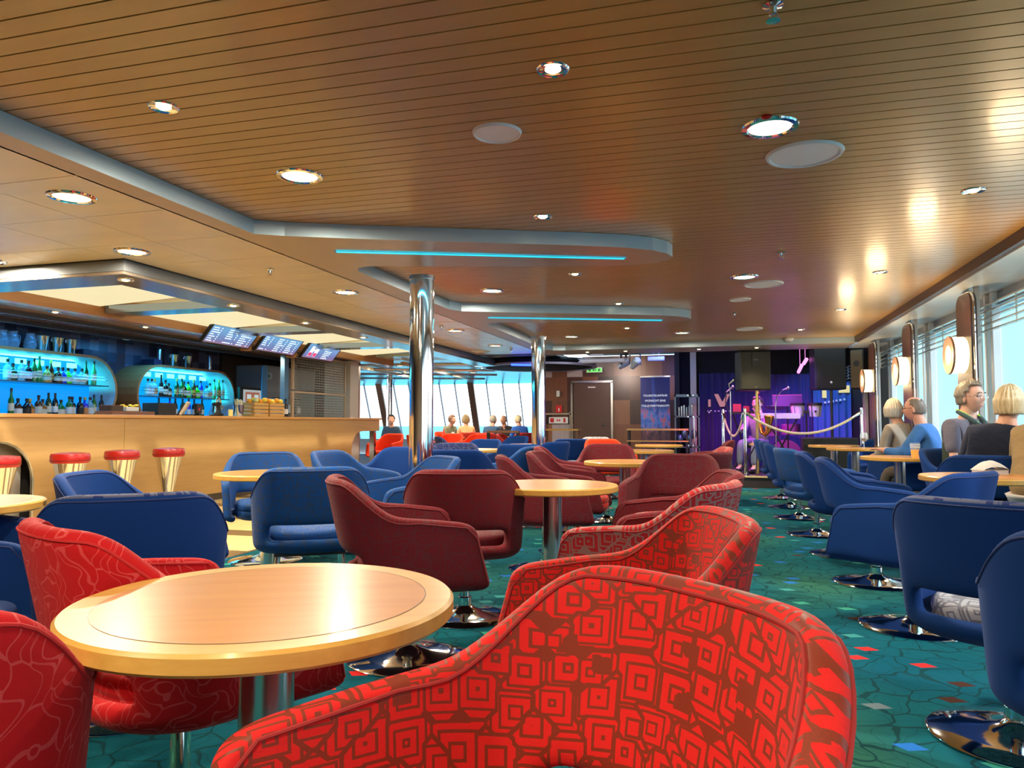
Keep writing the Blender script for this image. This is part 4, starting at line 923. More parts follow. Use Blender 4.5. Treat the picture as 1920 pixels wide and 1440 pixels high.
MB().lathe([(0,.10),(.030,.115),(.040,.14),(.0,.14)],(0,0,0),24).build('wine',P('red_wine',(.12,.03,.02),.1),t)
MB().lathe([(.035,0),(.03,.004),(.006,.01),(.005,.09),(.03,.105),(.046,.14),(.047,.17),(.038,.215)],(0,0,0),24).build('glass',gg,t)
for (x,y,l) in [(-5.95,16.05,'glass on the table of the person in the scarf'),(-4.7,17.25,'tall glass on the table of the three men')]:
    on(tag(MB().lathe([(0,0),(.03,0),(.038,.13),(.035,.13),(.028,.01)],(0,0,0),16).build('drinking_glass',glass('far_glass_'+l[:3],(.8,.9,.92),.05,.5)),l,'drink'),(x,y,.7005))
t=thing('red_bottle','small red bottle on the table of the person in the scarf','bottle',(-6.2,16.1,.7005)); MB().lathe([(0,0),(.03,0),(.03,.12),(.012,.16),(.012,.2),(0,.2)],(0,0,0),16).build('body',P('red_bottle',(.7,.05,.02),.3),t); MB().cyl((0,0,0),.014,.2,.22,12).build('cap',whitep,t)
# ================================================================= CEILING FITTINGS
warm=emit('downlight_warm',(1,.78,.42),6); warmw=emit('downlight_wide',(1,.88,.66),2.6)
def small_light(): 
    t=thing('spot_downlight','x','ceiling light')
    MB().lathe([(.030,0),(.050,-.001),(.058,-.006),(.062,-.001),(.062,.0)],(0,0,0),28).build('chrome_ring',chrome,t)
    MB().lathe([(0,-.012),(.018,-.010),(.030,-.002)],(0,0,0),20).build('lamp',warm,t)
    light('SPOT','beam',(0,0,-.03),40,(1,.74,.42),size=.03,spot=100,blend=.8,parent=t); return t
def wide_light():
    t=thing('wide_downlight','x','ceiling light')
    MB().lathe([(.088,-.001),(.098,-.010),(.118,-.008),(.122,0)],(0,0,0),36).build('chrome_ring',chrome,t)
    MB().lathe([(0,-.004),(.090,-.004)],(0,0,0),32).build('diffuser',warmw,t)
    light('AREA','beam',(0,0,-.02),42,(1,.84,.62),size=.17,parent=t); return t
sl0,wl0=small_light(),wide_light()
S=[(-2.19,2.48,2.345,'top left of the wooden ceiling'),(-.75,.35,2.345,'added unseen above the camera, over the nearest round table'),(.35,-.35,2.345,'added unseen above and behind the camera'),(-.58,2.6,2.345,'top centre of the wooden ceiling'),(-1.07,4.77-.28,2.345,'just above the nearer wing-shaped bay'),(-1.22,6.33,2.345,'below the nearer wing-shaped bay'),(-1.07,8.05,2.345,'just above the farther wing-shaped bay'),(-1.24,10.18,2.345,'below the farther wing-shaped bay'),(1.37,4.63,2.345,'right edge, nearest on the wooden ceiling'),(1.33,6.96,2.345,'second along the right side of the wooden ceiling'),(1.33,9.16,2.345,'third along the right side of the wooden ceiling'),(1.07,11.01,2.345,'farthest along the right side of the wooden ceiling'),  # the two around the camera are added, unseen, to brighten the foreground
 (-2.2,12.5,2.252,'in the far soffit left of the exit sign'),(-1.55,12.5,2.252,'in the far soffit above the exit sign'),(-.35,12.5,2.252,'in the far soffit left of the hung speaker'),(.55,12.5,2.252,'in the far soffit in front of the hung speaker'),(-2.62,8.62,2.345,'beside the tip of the wooden strip near the farther pillar'),
 (-4.38,4.61,2.14,'at the near corner of the bar canopy'),(-4.38,5.91,2.14,'second along the bar canopy'),(-4.38,7.16,2.14,'third along the bar canopy'),(-4.42,8.6,2.14,'farthest along the bar canopy'),
 (-4.9,13.6,2.30,'nearest in the bow lounge ceiling'),(-4.6,15.0,2.30,'middle one in the bow lounge ceiling'),(-5.3,16.2,2.30,'in the bow lounge ceiling beside the wooden post'),(-5.9,14.6,2.30,'in the bow lounge ceiling right of the nearest pillar'),(-6.6,16.4,2.30,'farthest in the bow lounge ceiling'),(-7.4,14.8,2.30,'in the bow lounge ceiling left of the nearest pillar'),(-6.9,6.3,2.238,'behind the bar, nearest in the satin panel'),(-6.9,7.6,2.238,'behind the bar, second in the satin panel'),(-6.9,8.7,2.238,'behind the bar, third in the satin panel'),(-7.0,10.6,2.238,'behind the bar, farthest in the satin panel')]
for i,(x,y,z,l) in enumerate(S):
    lab='small lit spot downlight %s'%l
    if i==0: sl0.location=(x,y,z); sl0['label']=lab; sl0['group']='small spot downlights'
    else: dup(sl0,(x,y,z),0,lab,'small spot downlights')
Wd=[(-2.12,3.39,2.345,'wooden ceiling, left of centre'),(-.60,-.5,2.345,'added unseen behind the camera'),(-2.12,-.1,2.345,'added unseen above the left edge chairs'),(.22,3.38,2.345,'wooden ceiling beside the big speaker disc'),(-2.16,6.91,2.345,'wooden strip between the two bays'),(.21,6.86,2.345,'wooden ceiling, second down the right of centre'),(-2.17,10.97,2.345,'wooden ceiling behind the farther pillar'),(-.54,10.94,2.345,'far end of the wooden ceiling'),  # second and third are unseen extras that lift the dark foreground
 (-3.32,3.11,2.252,'nearest one on the cream tiles'),(-3.98,4.24,2.252,'second on the cream tiles'),(-3.33,6.12,2.252,'third on the cream tiles'),(-3.35,9.1,2.252,'fourth on the cream tiles right of the nearest pillar'),(-3.4,11.05,2.252,'farthest on the cream tiles'),(-5.25,4.2,2.252,'at the left edge of the cream tiles'),(-5.2,15.6,2.298,'bow lounge right of centre'),(-6.8,15.0,2.298,'bow lounge centre'),(-6.0,17.6,2.298,'bow lounge far right'),(-7.6,17.2,2.298,'bow lounge far left')]
for i,(x,y,z,l) in enumerate(Wd):
    lab='wide lit downlight in chrome ring, %s'%l
    if i==0: wl0.location=(x,y,z); wl0['label']=lab; wl0['group']='wide downlights'
    else: dup(wl0,(x,y,z),0,lab,'wide downlights')
def disc_speaker():
    t=thing('ceiling_speaker','x','ceiling speaker')
    MB().lathe([(.155,-.004),(.160,-.012),(.172,-.012),(.180,0)],(0,0,0),40).build('rim',whitep,t)
    MB().lathe([(0,-.008),(.156,-.006)],(0,0,0),40).build('grille',P('speaker_grille',(.88,.88,.88),.6),t); return t
d0=disc_speaker()
for i,(x,y,s,l) in enumerate([(.40,3.77,1,'large white ceiling speaker disc, nearest at the right'),(-.95,3.11,.62,'small white ceiling speaker disc at the centre top'),(.39,7.26,1,'large white ceiling speaker disc, second row'),(.2,8.11,.62,'small white ceiling speaker disc behind the second large one'),(.38,10.7,1,'large white ceiling speaker disc nearest the stage')]):
    if i==0: d0.location=(x,y,2.345); d0['label']=l; d0['group']='white ceiling speakers'
    else: dup(d0,(x,y,2.345),0,l,'white ceiling speakers',(s,s,1))
def sprinkler(x,y,z,l):
    t=thing('sprinkler',l,'sprinkler',(x,y,z),0,'ceiling sprinklers')
    MB().lathe([(0,0),(.03,0),(.032,-.006),(.012,-.012),(.009,-.03),(0,-.032)],(0,0,0),16).build('escutcheon',chrome,t)
    MB().lathe([(0,-.055),(.022,-.054),(.022,-.051),(0,-.050)],(0,0,0),16).tube([(-.012,0,-.03),(-.010,0,-.05)],.003,6).tube([(.012,0,-.03),(.010,0,-.05)],.003,6).build('deflector',chrome,t)
for a in [(.17,2.37,2.345,'chrome sprinkler at the top edge of the wooden ceiling'),(.45,5.92,2.345,'chrome sprinkler at the middle right of the wooden ceiling'),(.16,9.1,2.345,'chrome sprinkler near the far small speaker disc'),(-3.4,5.03,2.252,'chrome sprinkler on the nearer cream tiles'),(-3.37,8.64,2.252,'chrome sprinkler on the farther cream tiles'),(-3.3,11.6,2.252,'chrome sprinkler at the far corner of the cream tiles')]: sprinkler(*a)
t=thing('smoke_detector','white round smoke detector at the far edge of the wooden ceiling above the stage','smoke detector',(1.0,12.05,2.345)); MB().lathe([(.07,0),(.075,-.02),(.055,-.05),(0,-.065)],(0,0,0),24).build('housing',whitep,t); MB().lathe([(.05,-.052),(.02,-.07),(0,-.072)],(0,0,0),16).build('sensor',P('sensor_grey',(.4,.4,.42),.5),t)
t=thing('air_grille','round dark air grille on the far cream tiles','vent',(-3.92,11.9,2.252)); MB().lathe([(.05,-.03),(.16,-.004),(.17,0)],(0,0,0),28).build('rim',whitep,t); MB().lathe([(0,-.035),(.05,-.032),(.055,-.02)],(0,0,0),20).build('core',black,t)
t=thing('ceiling_hook','tiny red fitting beside the wide downlight at the right','fitting',(.20,3.245,2.345)); MB().ellip((0,0,-.005),(.022,.014,.012)).build('body',P('fitting_red',(.45,.01,.01),.4),t)
# ================================================================= WALL THINGS
def text(body,size,m,parent,loc,rot=(rad(90),0,0),ext=.001,name='lettering'):
    c=bpy.data.curves.new('t','FONT'); c.body=body; c.size=size; c.extrude=ext; c.align_x='CENTER'; c.align_y='CENTER'; c.materials.append(m)
    o=bpy.data.objects.new(name,c); COL.objects.link(o)
    me=bpy.data.meshes.new_from_object(o.evaluated_get(bpy.context.evaluated_depsgraph_get())); bpy.data.objects.remove(o)
    o=bpy.data.objects.new(name,me); COL.objects.link(o); o.location=loc; o.rotation_euler=rot; o.parent=parent; return o
t=thing('exit_sign','lit green emergency exit sign above the brown door','sign',(-2.85,17.15,2.27)); MB().box(-.19,.19,-.03,.03,-.06,.06).build('casing',P('exit_case',(.5,.5,.4),.4),t)
MB().box(-.17,.17,-.034,-.031,-.045,.045).build('face',emit('exit_green',(.10,.55,.10),1.3),t); MB().add([(-.05,-.036,0),(-.01,-.036,.03),(-.01,-.036,.01),(.05,-.036,.01),(.05,-.036,-.01),(-.01,-.036,-.01),(-.01,-.036,-.03)],[(0,1,2,5,6),(2,3,4,5)]).box(-.13,-.09,-.037,-.035,-.03,.03).box(.09,.13,-.037,-.035,-.03,.03).build('pictogram',P('exit_dark',(.01,.08,.02),.4),t)
t=thing('fire_sign','small red and white fire alarm sign on the mosaic wall','sign',(-3.73,17.28,1.37)); MB().box(-.075,.075,-.01,.01,-.085,.085).build('plate',P('sign_red',(.65,.02,.03),.4),t); MB().lathe([(0,-.012),(.03,-.012)],(0,0,.01),16,False,R3(rad(90))).box(-.012,.012,-.014,-.011,-.06,.02).build('symbol',whitep,t)
t=thing('fire_equipment_sign','white strip sign with three red fire symbols beside the door','sign',(-3.74,17.27,1.10)); MB().box(-.23,.23,-.01,.01,-.075,.075).build('plate',whitep,t)
MB().box(-.20,-.11,-.014,-.011,-.05,.05).add([(-.04,-.014,.04),(-.04,-.014,-.04),(0,-.014,0),(.04,-.014,.04),(.04,-.014,-.04)],[(0,1,2),(2,4,3)]).box(.12,.17,-.014,-.011,-.05,.05).build('symbols',P('sign_red2',(.6,.02,.03),.4),t)
MB().box(-.35,-.30,-.03,.0,-.45,.12).box(.27,.31,-.03,0,-.9,.2).box(-.35,.31,-.03,0,.13,.17).build('steel_frame',chrome_b,t)
tag(MB().box(-3.78,-3.70,17.22,17.3,1.66,1.80).build('wall_switch',whitep,bevel=.005),'small white switch box on the mosaic wall left of the door','switch')
t=thing('party_banner','blue roll-up party banner with white lettering and a crowd picture','banner',(-1.32,15.5,0),rad(-4))
g=NT('banner_print'); u=g.coord(); s=g.n('SeparateXYZ'); g.l(u,s.inputs[0]); nn=g.noise(g.coord(scale=(3,1,2)),2.6,4,.6)
top=g.mix(g.math('LESS_THAN',g.math('ABSOLUTE',g.math('ADD',s.outputs[0],g.math('MULTIPLY_ADD',s.outputs[2],.05,-.05))),.035),(.003,.012,.12),(.012,.04,.22))
mid=g.ramp(nn,[(.35,(.008,.03,.22)),(.5,(.05,.16,.45)),(.62,(.42,.08,.07)),(.75,(.30,.40,.65))])
low=g.ramp(nn,[(.35,(.02,.012,.03)),(.6,(.12,.05,.05)),(.8,(.05,.03,.12))])
f1_=g.n('MapRange'); g.l(s.outputs[2],f1_.inputs[0]); f1_.inputs[1].default_value=1.25; f1_.inputs[2].default_value=1.42
f2_=g.n('MapRange'); g.l(g.math('ADD',s.outputs[2],g.math('MULTIPLY',nn,.5)),f2_.inputs[0]); f2_.inputs[1].default_value=1.12; f2_.inputs[2].default_value=1.20
c=g.mix(f1_.outputs[0],mid,top); c=g.mix(f2_.outputs[0],low,c); g.set(Base_Color=c,Roughness=.5,Emission_Color=c,Emission_Strength=.0)
MB().box(-.30,.30,-.004,.004,.05,1.985).build('print',g.m,t); MB().box(-.31,.31,-.015,.015,1.98,2.01).build('top_bar',chrome_b,t); MB().box(-.32,.32,-.07,.07,0,.05).build('base_cassette',chrome_b,t)
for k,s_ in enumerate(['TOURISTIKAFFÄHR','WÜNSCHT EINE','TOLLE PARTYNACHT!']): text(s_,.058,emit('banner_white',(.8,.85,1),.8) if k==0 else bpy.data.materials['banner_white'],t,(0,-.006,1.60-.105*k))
# rack with shiny trinkets
t=thing('equipment_rack','dark metal rack with shiny cans and stacked gear right of the banner','rack',(-.66,15.1,0))
MB().box(-.24,.24,-.18,.18,1.55,1.60).box(-.24,.24,-.18,.18,1.15,1.18).box(-.24,.24,-.18,.18,.55,.58).box(-.24,-.21,-.18,.18,0,1.6).box(.21,.24,-.18,.18,0,1.6).box(.04,.08,-.18,-.14,0,1.6).build('frame',P('rack_teal',(.10,.16,.16),.3,.6),t)
m=MB()
for k in range(6): m.cyl((-.16+k*.05,-.1,1.181),.018,0,.17+.02*(k%3),12)
m.build('can',chrome,t); m=MB()
for k in range(4): m.ellip((-.15+.09*k,-.05,.72+.1*(k%2)),(.06,.05,.10))
m.build('gear',P('gear_teal',(.10,.22,.22),.2,.7),t)
for k in range(6): pass
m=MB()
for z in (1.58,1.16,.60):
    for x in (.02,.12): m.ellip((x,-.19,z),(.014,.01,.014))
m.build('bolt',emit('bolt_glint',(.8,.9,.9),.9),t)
tag(MB().tube([(-1.02,13.4,1.15),(-1.02,13.4,.0)],.016,10).build('violet_pole',chrome),'thin violet lit pole in front of the rack','pole').location=(.55,0,0)
tag(MB().box(-.62,-.50,15.70,15.74,0,2.5).build('pale_panel',P('pale_panel',(.45,.45,.30),.4)),'narrow pale strip panel left of the navy stage curtain','panel')
# stage lettering (projected marks on the drapes)
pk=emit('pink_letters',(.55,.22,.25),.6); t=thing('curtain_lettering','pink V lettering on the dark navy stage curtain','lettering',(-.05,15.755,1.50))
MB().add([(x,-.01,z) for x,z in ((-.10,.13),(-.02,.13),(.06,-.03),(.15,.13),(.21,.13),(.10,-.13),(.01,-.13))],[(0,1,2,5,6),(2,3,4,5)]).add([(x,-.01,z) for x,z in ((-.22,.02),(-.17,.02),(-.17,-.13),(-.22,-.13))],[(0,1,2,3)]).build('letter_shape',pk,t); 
m=MB()
for k in range(7): m.box(-.24+.07*k,-.21+.07*k,-.004,0,-.235,-.205)
m.build('small_marks',P('mark_white',(.5,.5,.6),.5),t)
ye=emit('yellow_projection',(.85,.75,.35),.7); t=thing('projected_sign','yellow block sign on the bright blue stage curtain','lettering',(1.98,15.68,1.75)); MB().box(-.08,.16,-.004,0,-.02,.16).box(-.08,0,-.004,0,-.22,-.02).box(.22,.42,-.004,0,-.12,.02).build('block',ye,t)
m=MB()
for k in range(6): m.box(-.05+.07*k,-.01+.07*k,-.004,0,-.33+.012*k,-.29+.012*k)
m.build('small_marks',whitep,t)
# truss things over the dance floor
for i,(x0,x1,y,l) in enumerate([(-2.84,-1.75,14.0,'long white tube box hanging left of the moving head'),(-1.3,-1.0,13.8,'short white tube box right of the moving head')]):
    tag(MB().tube([(x0,y,2.22),(x1,y,2.22)],.045,14).tube([(x0+.1,y,2.25),(x0+.1,y,2.62)],.004,6).tube([(x1-.1,y,2.25),(x1-.1,y,2.62)],.004,6).build('hanging_tube',P('tube_white',(.70,.62,.72),.4)),l,'lamp housing')
tag(MB().box(-2.35,-2.1,13.6,13.65,2.30,2.40).tube([(-2.22,13.62,2.4),(-2.22,13.62,2.62)],.006,6).build('hanging_plate',P('plate_lilac',(.6,.5,.65),.4)),'small lilac plate hanging over the dance floor','plate')
def movinghead(x,y,z,l,rot=0):
    t=thing('moving_head',l,'stage light',(x,y,z),rot)
    MB().box(-.10,.10,-.06,.06,.18,.24).tube([(0,0,.24),(0,0,2.62-z)],.015,8).build('yoke_base',black,t); MB().box(-.11,-.09,-.02,.02,-.02,.2).box(.09,.11,-.02,.02,-.02,.2).build('yoke',darkm,t)
    Mx=R3(rad(50),rad(25),0); MB().lathe([(0,-.12),(.05,-.12),(.075,.0),(.08,.10),(.06,.12)],(0,0,0),20,True,Mx).build('head',P('head_white',(.6,.6,.62),.25,.4),t); MB().lathe([(0,.115),(.06,.118)],(0,0,0),20,True,Mx).build('lens',emit('head_lens',(.5,.6,1),.8),t)
movinghead(-1.55,13.9,2.15,'white moving head stage light near the exit sign',.4); movinghead(-1.85,14.6,2.2,'dark moving head stage light left of the white one',1.2); movinghead(1.75,13.4,2.38,'small stage light above the right-hand stage speaker',.8)
tag(MB().tube([(1.40,14.9,2.0),(1.40,14.3,2.08)],.03,10).tube([(1.40,14.6,2.04),(1.40,14.6,2.62)],.004,6).build('pink_tube',emit('pink_tube',(1,.22,.75),2.0)),'pink glowing tube over the drums, lower one','light'); tag(MB().tube([(1.42,14.15,2.10),(1.42,13.7,2.14)],.03,10).tube([(1.42,13.9,2.12),(1.42,13.9,2.62)],.004,6).build('pink_tube',bpy.data.materials['pink_tube']),'pink glowing tube over the drums, upper one','light')
# ================================================================= STAGE GEAR
grille=P('speaker_cloth',(.028,.030,.024),.7)
def pa(name,lab,x,y,z0,z1,w,rz,m):
    t=thing(name,lab,'loudspeaker',(x,y,z0),rz); h=z1-z0
    MB().box(-w/2,w/2,-.02,.36,0,h).build('cabinet',black,t,bevel=.02); MB().box(-w/2+.015,w/2-.015,-.035,-.021,.02,h-.02).build('grille',m,t,bevel=.006); return t
a=pa('stage_speaker','large dark loudspeaker on a pole in front of the sax player',.54,12.9,1.58,2.24,.50,rad(12),grille)
MB().box(-.06,.06,-.045,-.037,.40,.62).build('label_plate',black,a); MB().box(-.04,.04,-.048,-.046,.50,.508).box(-.02,.02,-.048,-.046,.05,.056).build('lettering',P('plate_grey',(.25,.25,.25),.5),a)
b=pa('stage_speaker','black loudspeaker with small white dot at the right of the stage',1.76,13.4,1.60,2.30,.50,rad(8),P('cloth_black',(.010,.010,.012),.7)); MB().ellip((.0,-.04,.12),(.02,.01,.02)).build('badge',whitep,b)
c=pa('stage_speaker','brown loudspeaker turned sideways beside the black one',2.16,13.3,1.60,2.26,.22,rad(-30),P('cloth_brown',(.10,.07,.035),.6)); MB().lathe([(0,-.037),(.05,-.036)],(0,0,.30),20,False,R3(rad(90))).lathe([(0,0),(.05,0)],(0,-.037,.42),20,False,R3(rad(90))).build('horn',black,c)
def spole(lab,x,y,zt,m_):
    t=thing('speaker_pole',lab,'speaker stand',(x,y,.18)); MB().tube([(0,0,.02),(0,0,zt-.18)],.022,14).build('pole',m_,t)
    MB().lathe([(.03,.55),(.13,.52),(.14,.49),(.12,.51),(.03,.53)],(0,0,0),20).build('clamp',m_,t)
    for k in range(3):
        a=2*pi*k/3+.4; MB().tube([(0,0,.55),(.36*cos(a),.36*sin(a),.0)],.011,8).build('leg',black if m_ is not chrome_b else chrome_b,t)
    return t
spole('yellow-lit pole stand under the large dark loudspeaker',.56,13.0,1.58,P('yellow_lit_pole',(.55,.42,.15),.3,.7)); spole('black pole stand under the right-hand loudspeaker',1.78,13.5,1.60,black)  # yellow light on the first pole is put into its colour
def stanchion(x,y,l):
    t=thing('rope_post',l,'rope post',(x,y,.18),0,'chrome rope posts on the stage edge')
    MB().lathe([(.024,.02),(.024,1.08),(.02,1.10),(0,1.105)],(0,0,0),20).build('post',chrome,t); MB().lathe([(0,0),(.14,0),(.14,.01),(.03,.03),(.024,.05)],(0,0,0),24).build('foot',chrome,t); MB().lathe([(.026,1.0),(.033,1.005),(.033,1.03),(.026,1.035)],(0,0,0),16).build('ring',chrome_b,t)
stanchion(.02,13.35,'chrome rope post, left one behind the pink chairs'); stanchion(.36,12.75,'chrome rope post in front of the sax player'); stanchion(2.12,12.8,'chrome rope post at the right beside the wine glass')
def rope(p0,p1,sag,l,m_,r=.021):
    Pp=[]; 
    for i in range(33):
        u=i/32; Pp.append((p0[0]+(p1[0]-p0[0])*u,p0[1]+(p1[1]-p0[1])*u,p0[2]+(p1[2]-p0[2])*u-sag*4*u*(1-u)))
    t=thing('barrier_rope',l,'rope',(0,0,0)); m=MB()
    for ph in (0,2*pi/3,4*pi/3):
        Q=[]
        for i in range(129):
            f=i/4; k=min(int(f),31); q=Vector(Pp[k]).lerp(Vector(Pp[k+1]),f-k); a=ph+i*.75; Q.append(q+Vector((0,r*.5*cos(a),r*.5*sin(a))))
        m.tube(Q,r*.62,7)
    m.build('rope_strand',m_,t)
    MB().tube([Pp[0],Pp[1],Pp[2]],r*1.3,10).tube([Pp[-1],Pp[-2],Pp[-3]],r*1.3,10).build('end_cap',chrome,t); return t
rm=P('cream_rope',(.62,.60,.40),.8,var=.15,vs=60)
rope((.385,12.75,1.20),(2.095,12.8,1.20),.33,'cream twisted barrier rope sagging across the front of the stage',rm); rope((.02,13.33,1.20),(.34,12.76,1.20),.38,'short pinkish barrier rope sagging between the two left rope posts',P('pink_rope',(.55,.42,.38),.8))
def micstand(l,x,y,pts,mic,col=chrome_b):
    t=thing('microphone_stand',l,'microphone stand',(x,y,.18)); MB().tube([(0,0,.02)]+pts,.009,8).build('pole',col,t)
    for k in range(3):
        a=2*pi*k/3; MB().tube([(0,0,.12),(.22*cos(a),.22*sin(a),.0)],.007,6).build('leg',black,t)
    e=Vector(pts[-1]); d=Vector(mic); MB().tube([e,e+d*.7],[.012,.016],10).build('microphone',P('mic_grip',(.5,.5,.55),.3,.5),t); MB().ellip(e+d*.9,(.026,.026,.03)).build('mic_head',chrome_b,t)
micstand('microphone stand with pale microphone, left of the large loudspeaker',.14,13.05,[(0,0,1.40),(-.02,0,1.52)],(.09,0,.07)); micstand('bent microphone stand lower left of the large loudspeaker',.14,13.5,[(0,0,1.0),(-.08,0,1.22),(-.06,0,1.40)],(.12,0,.10),black); micstand('boom microphone stand right of the sax player',.88,13.4,[(0,0,1.15),(.03,0,1.32),(.12,0,1.42)],(.10,0,.04)); micstand('thin dark microphone stand in front of the navy curtain',-.25,15.0,[(0,0,1.05)],(.05,0,.05),black)
t=thing('drum_kit','purple lit drum kit with cymbals behind the boom microphone','drum kit',(.98,14.6,.18))
dm=P('drum_shell',(.35,.10,.45),.25,.3)
for (x,y,z,r,h) in [(0,0,.05,.0,0)]: pass
MB().lathe([(0,-.2),(.27,-.2),(.27,.2),(0,.2)],(.15,.2,.28),28,True,R3(rad(90))).build('bass_drum',dm,t)
for p,r,h in [((-.1,.1,.62),.15,.2),((.25,.1,.64),.17,.2),((-.35,.0,.50),.16,.12)]: MB().lathe([(0,0),(r,0),(r,h),(0,h)],p,24).build('drum',dm,t)
for p,a in [((-.38,.1,1.05),.2),((.0,.35,1.15),-.2),((-.25,.0,.92),.1)]:
    MB().lathe([(0,.012),(.05,.01),(.19,-.006),(.19,-.008),(0,.0)],p,28,True,R3(a,.1)).build('cymbal',P('cymbal_brass',(.75,.5,.3),.2,.9),t); MB().tube([(p[0],p[1],0),(p[0],p[1],p[2])],.009,8).build('cymbal_stand',chrome,t)
t=thing('bongo_pair','pair of white bongo drums with black rims on a stand','drums',(1.42,13.9,.18))
for x in (-.14,.14):
    MB().lathe([(.085,.0),(.115,.20)],(x,0,.97),28).build('drum_shell',P('bongo_white',(.72,.70,.68),.35),t); MB().lathe([(.112,.19),(.125,.195),(.125,.235),(.112,.24),(0,.238)],(x,0,.97),28).build('rim',black,t)
    m=MB()
    for k in range(5):
        a=2*pi*k/5-.9; m.tube([(x+.125*cos(a),.125*sin(a),1.17),(x+.098*cos(a),.098*sin(a),.97)],.008,6)
    m.build('tension_rod',chrome_b,t)
MB().box(-.1,.1,-.03,.03,1.03,1.08).tube([(0,0,1.03),(0,0,0)],.015,10).build('stand',black,t); MB().lathe([(0,0),(.02,0)],(.14,-.112,1.06),12,False,R3(rad(90))).build('badge',black,t)
t=thing('keyboard','white keyboard under the purple edged music lid','keyboard',(1.0,13.75,.18)); MB().box(-.35,.30,-.12,.12,.93,1.02).build('body',whitep,t,bevel=.01); MB().box(-.33,.28,-.12,.0,1.02,1.03).build('keys',P('key_white',(.8,.8,.82),.3),t)
for s in(-1,1): MB().tube([(s*.25,0,.93),(-s*.25,0,0)],.014,8).build('leg',black,t)
t=thing('music_lid','dark wide music stand desk with bright magenta edge','music stand',(1.12,14.0,.18)); MB().obox((0,0,1.25),(.50,.02,.22),R3(rad(-25))).build('desk',P('lid_plum',(.02,.004,.012),.5),t); MB().obox((0,.05,1.355),(.50,.012,.012),R3(0)).build('edge',emit('magenta_edge',(.9,.06,.45),1.2),t); MB().tube([(0,0,0),(0,0,1.15)],.012,8).build('post',black,t)
t=thing('black_road_case','black cloth covered table at the right of the stage','table',(1.7,13.3,.18)); MB().box(-.42,.42,-.22,.22,0,.62).build('cloth',P('cloth_black2',(.008,.010,.010),.8),t,bevel=.02); MB().box(-.42,.42,-.225,-.221,.5,.51).build('hem',darkm,t)
t=thing('synth_rack','dark folding stand with small red lamps left of the sax player','stand',(.35,13.9,.18)); MB().box(-.20,.24,-.1,.1,1.02,1.06).build('shelf',black,t); MB().box(-.16,-.02,-.06,.06,1.06,1.20).box(.02,.12,-.06,.06,1.06,1.16).build('module',P('module_red',(.30,.03,.05),.4),t)
for s in(-1,1): MB().tube([(s*.16,0,1.02),(-s*.16,0,0)],.012,8).build('leg',black,t)
# ================================================================= PEOPLE
def skin_obj(name, chains, m, parent, lv=2, root=0):
    verts=[];edges=[];rads=[];idx={}
    def vid(p,r):
        k=tuple(round(c,4) for c in p)
        if k not in idx: idx[k]=len(verts); verts.append(p); rads.append(r)
        return idx[k]
    for ch in chains:
        prev=None
        for p,r in ch:
            i=vid(p,r)
            if prev is not None and prev!=i: edges.append((prev,i))
            prev=i
    me=bpy.data.meshes.new(name); me.from_pydata(verts,edges,[]); me.update()
    o=bpy.data.objects.new(name,me); COL.objects.link(o)
    o.modifiers.new('skin','SKIN'); bm=bmesh.new(); bm.from_mesh(me); L=bm.verts.layers.skin.verify()
    for i,v in enumerate(bm.verts):
        r=rads[i]; v[L].radius=(r if isinstance(r,tuple) else (r,r)); v[L].use_root=(i==root)
    bm.to_mesh(me); bm.free()
    s=o.modifiers.new('sub','SUBSURF'); s.levels=s.render_levels=lv
    bake(o); o.data.materials.clear(); o.data.materials.append(m)
    for p in o.data.polygons: p.use_smooth=True
    if parent: o.parent=parent
    return o
def gauss(x,y,z,c,s): return math.exp(-(((x-c[0])**2+(y-c[1])**2+(z-c[2])**2)/(2*s*s)))
def head_geo(nu=40,nv=30,scale=1):
    """local head: centre of skull at origin, +y is the face; chin at about z -.125"""
    V=[];F=[]
    for i in range(nv+1):
        t=pi*i/nv
        for k in range(nu):
            a=2*pi*k/nu; x=sin(t)*cos(a); y=sin(t)*sin(a); z=-cos(t)
            px,py,pz=x*.076,y*.098,z*.118
            if z<0: j=1-.30*(-z)**1.5; px*=j; py*=(1-.10*(-z)); py+=.012*(-z)
            if y>0: py*=.95
            d=Vector((x,y,z))
            f=0
            f+=.017*gauss(px,py,pz,(0,.095,-.024),.014); f+=.009*gauss(px,py,pz,(0,.095,-.004),.012)  # nose
            f+=.006*gauss(abs(px),py,pz,(.025,.088,.026),.014)                                           # brow
            f-=.010*gauss(abs(px),py,pz,(.031,.083,.006),.013)                                           # eye sockets
            f+=.006*gauss(abs(px),py,pz,(.042,.070,-.022),.016)                                          # cheek
            f+=.003*gauss(px,py,pz,(0,.086,-.062),.014); f-=.002*gauss(px,py,pz,(0,.09,-.074),.006); f+=.006*gauss(px,py,pz,(0,.078,-.098),.020)
            V.append(((px)*scale,(py+f)*scale,pz*scale))
    for i in range(nv):
        for k in range(nu): F.append((i*nu+k,i*nu+(k+1)%nu,(i+1)*nu+(k+1)%nu,(i+1)*nu+k))
    return V,F
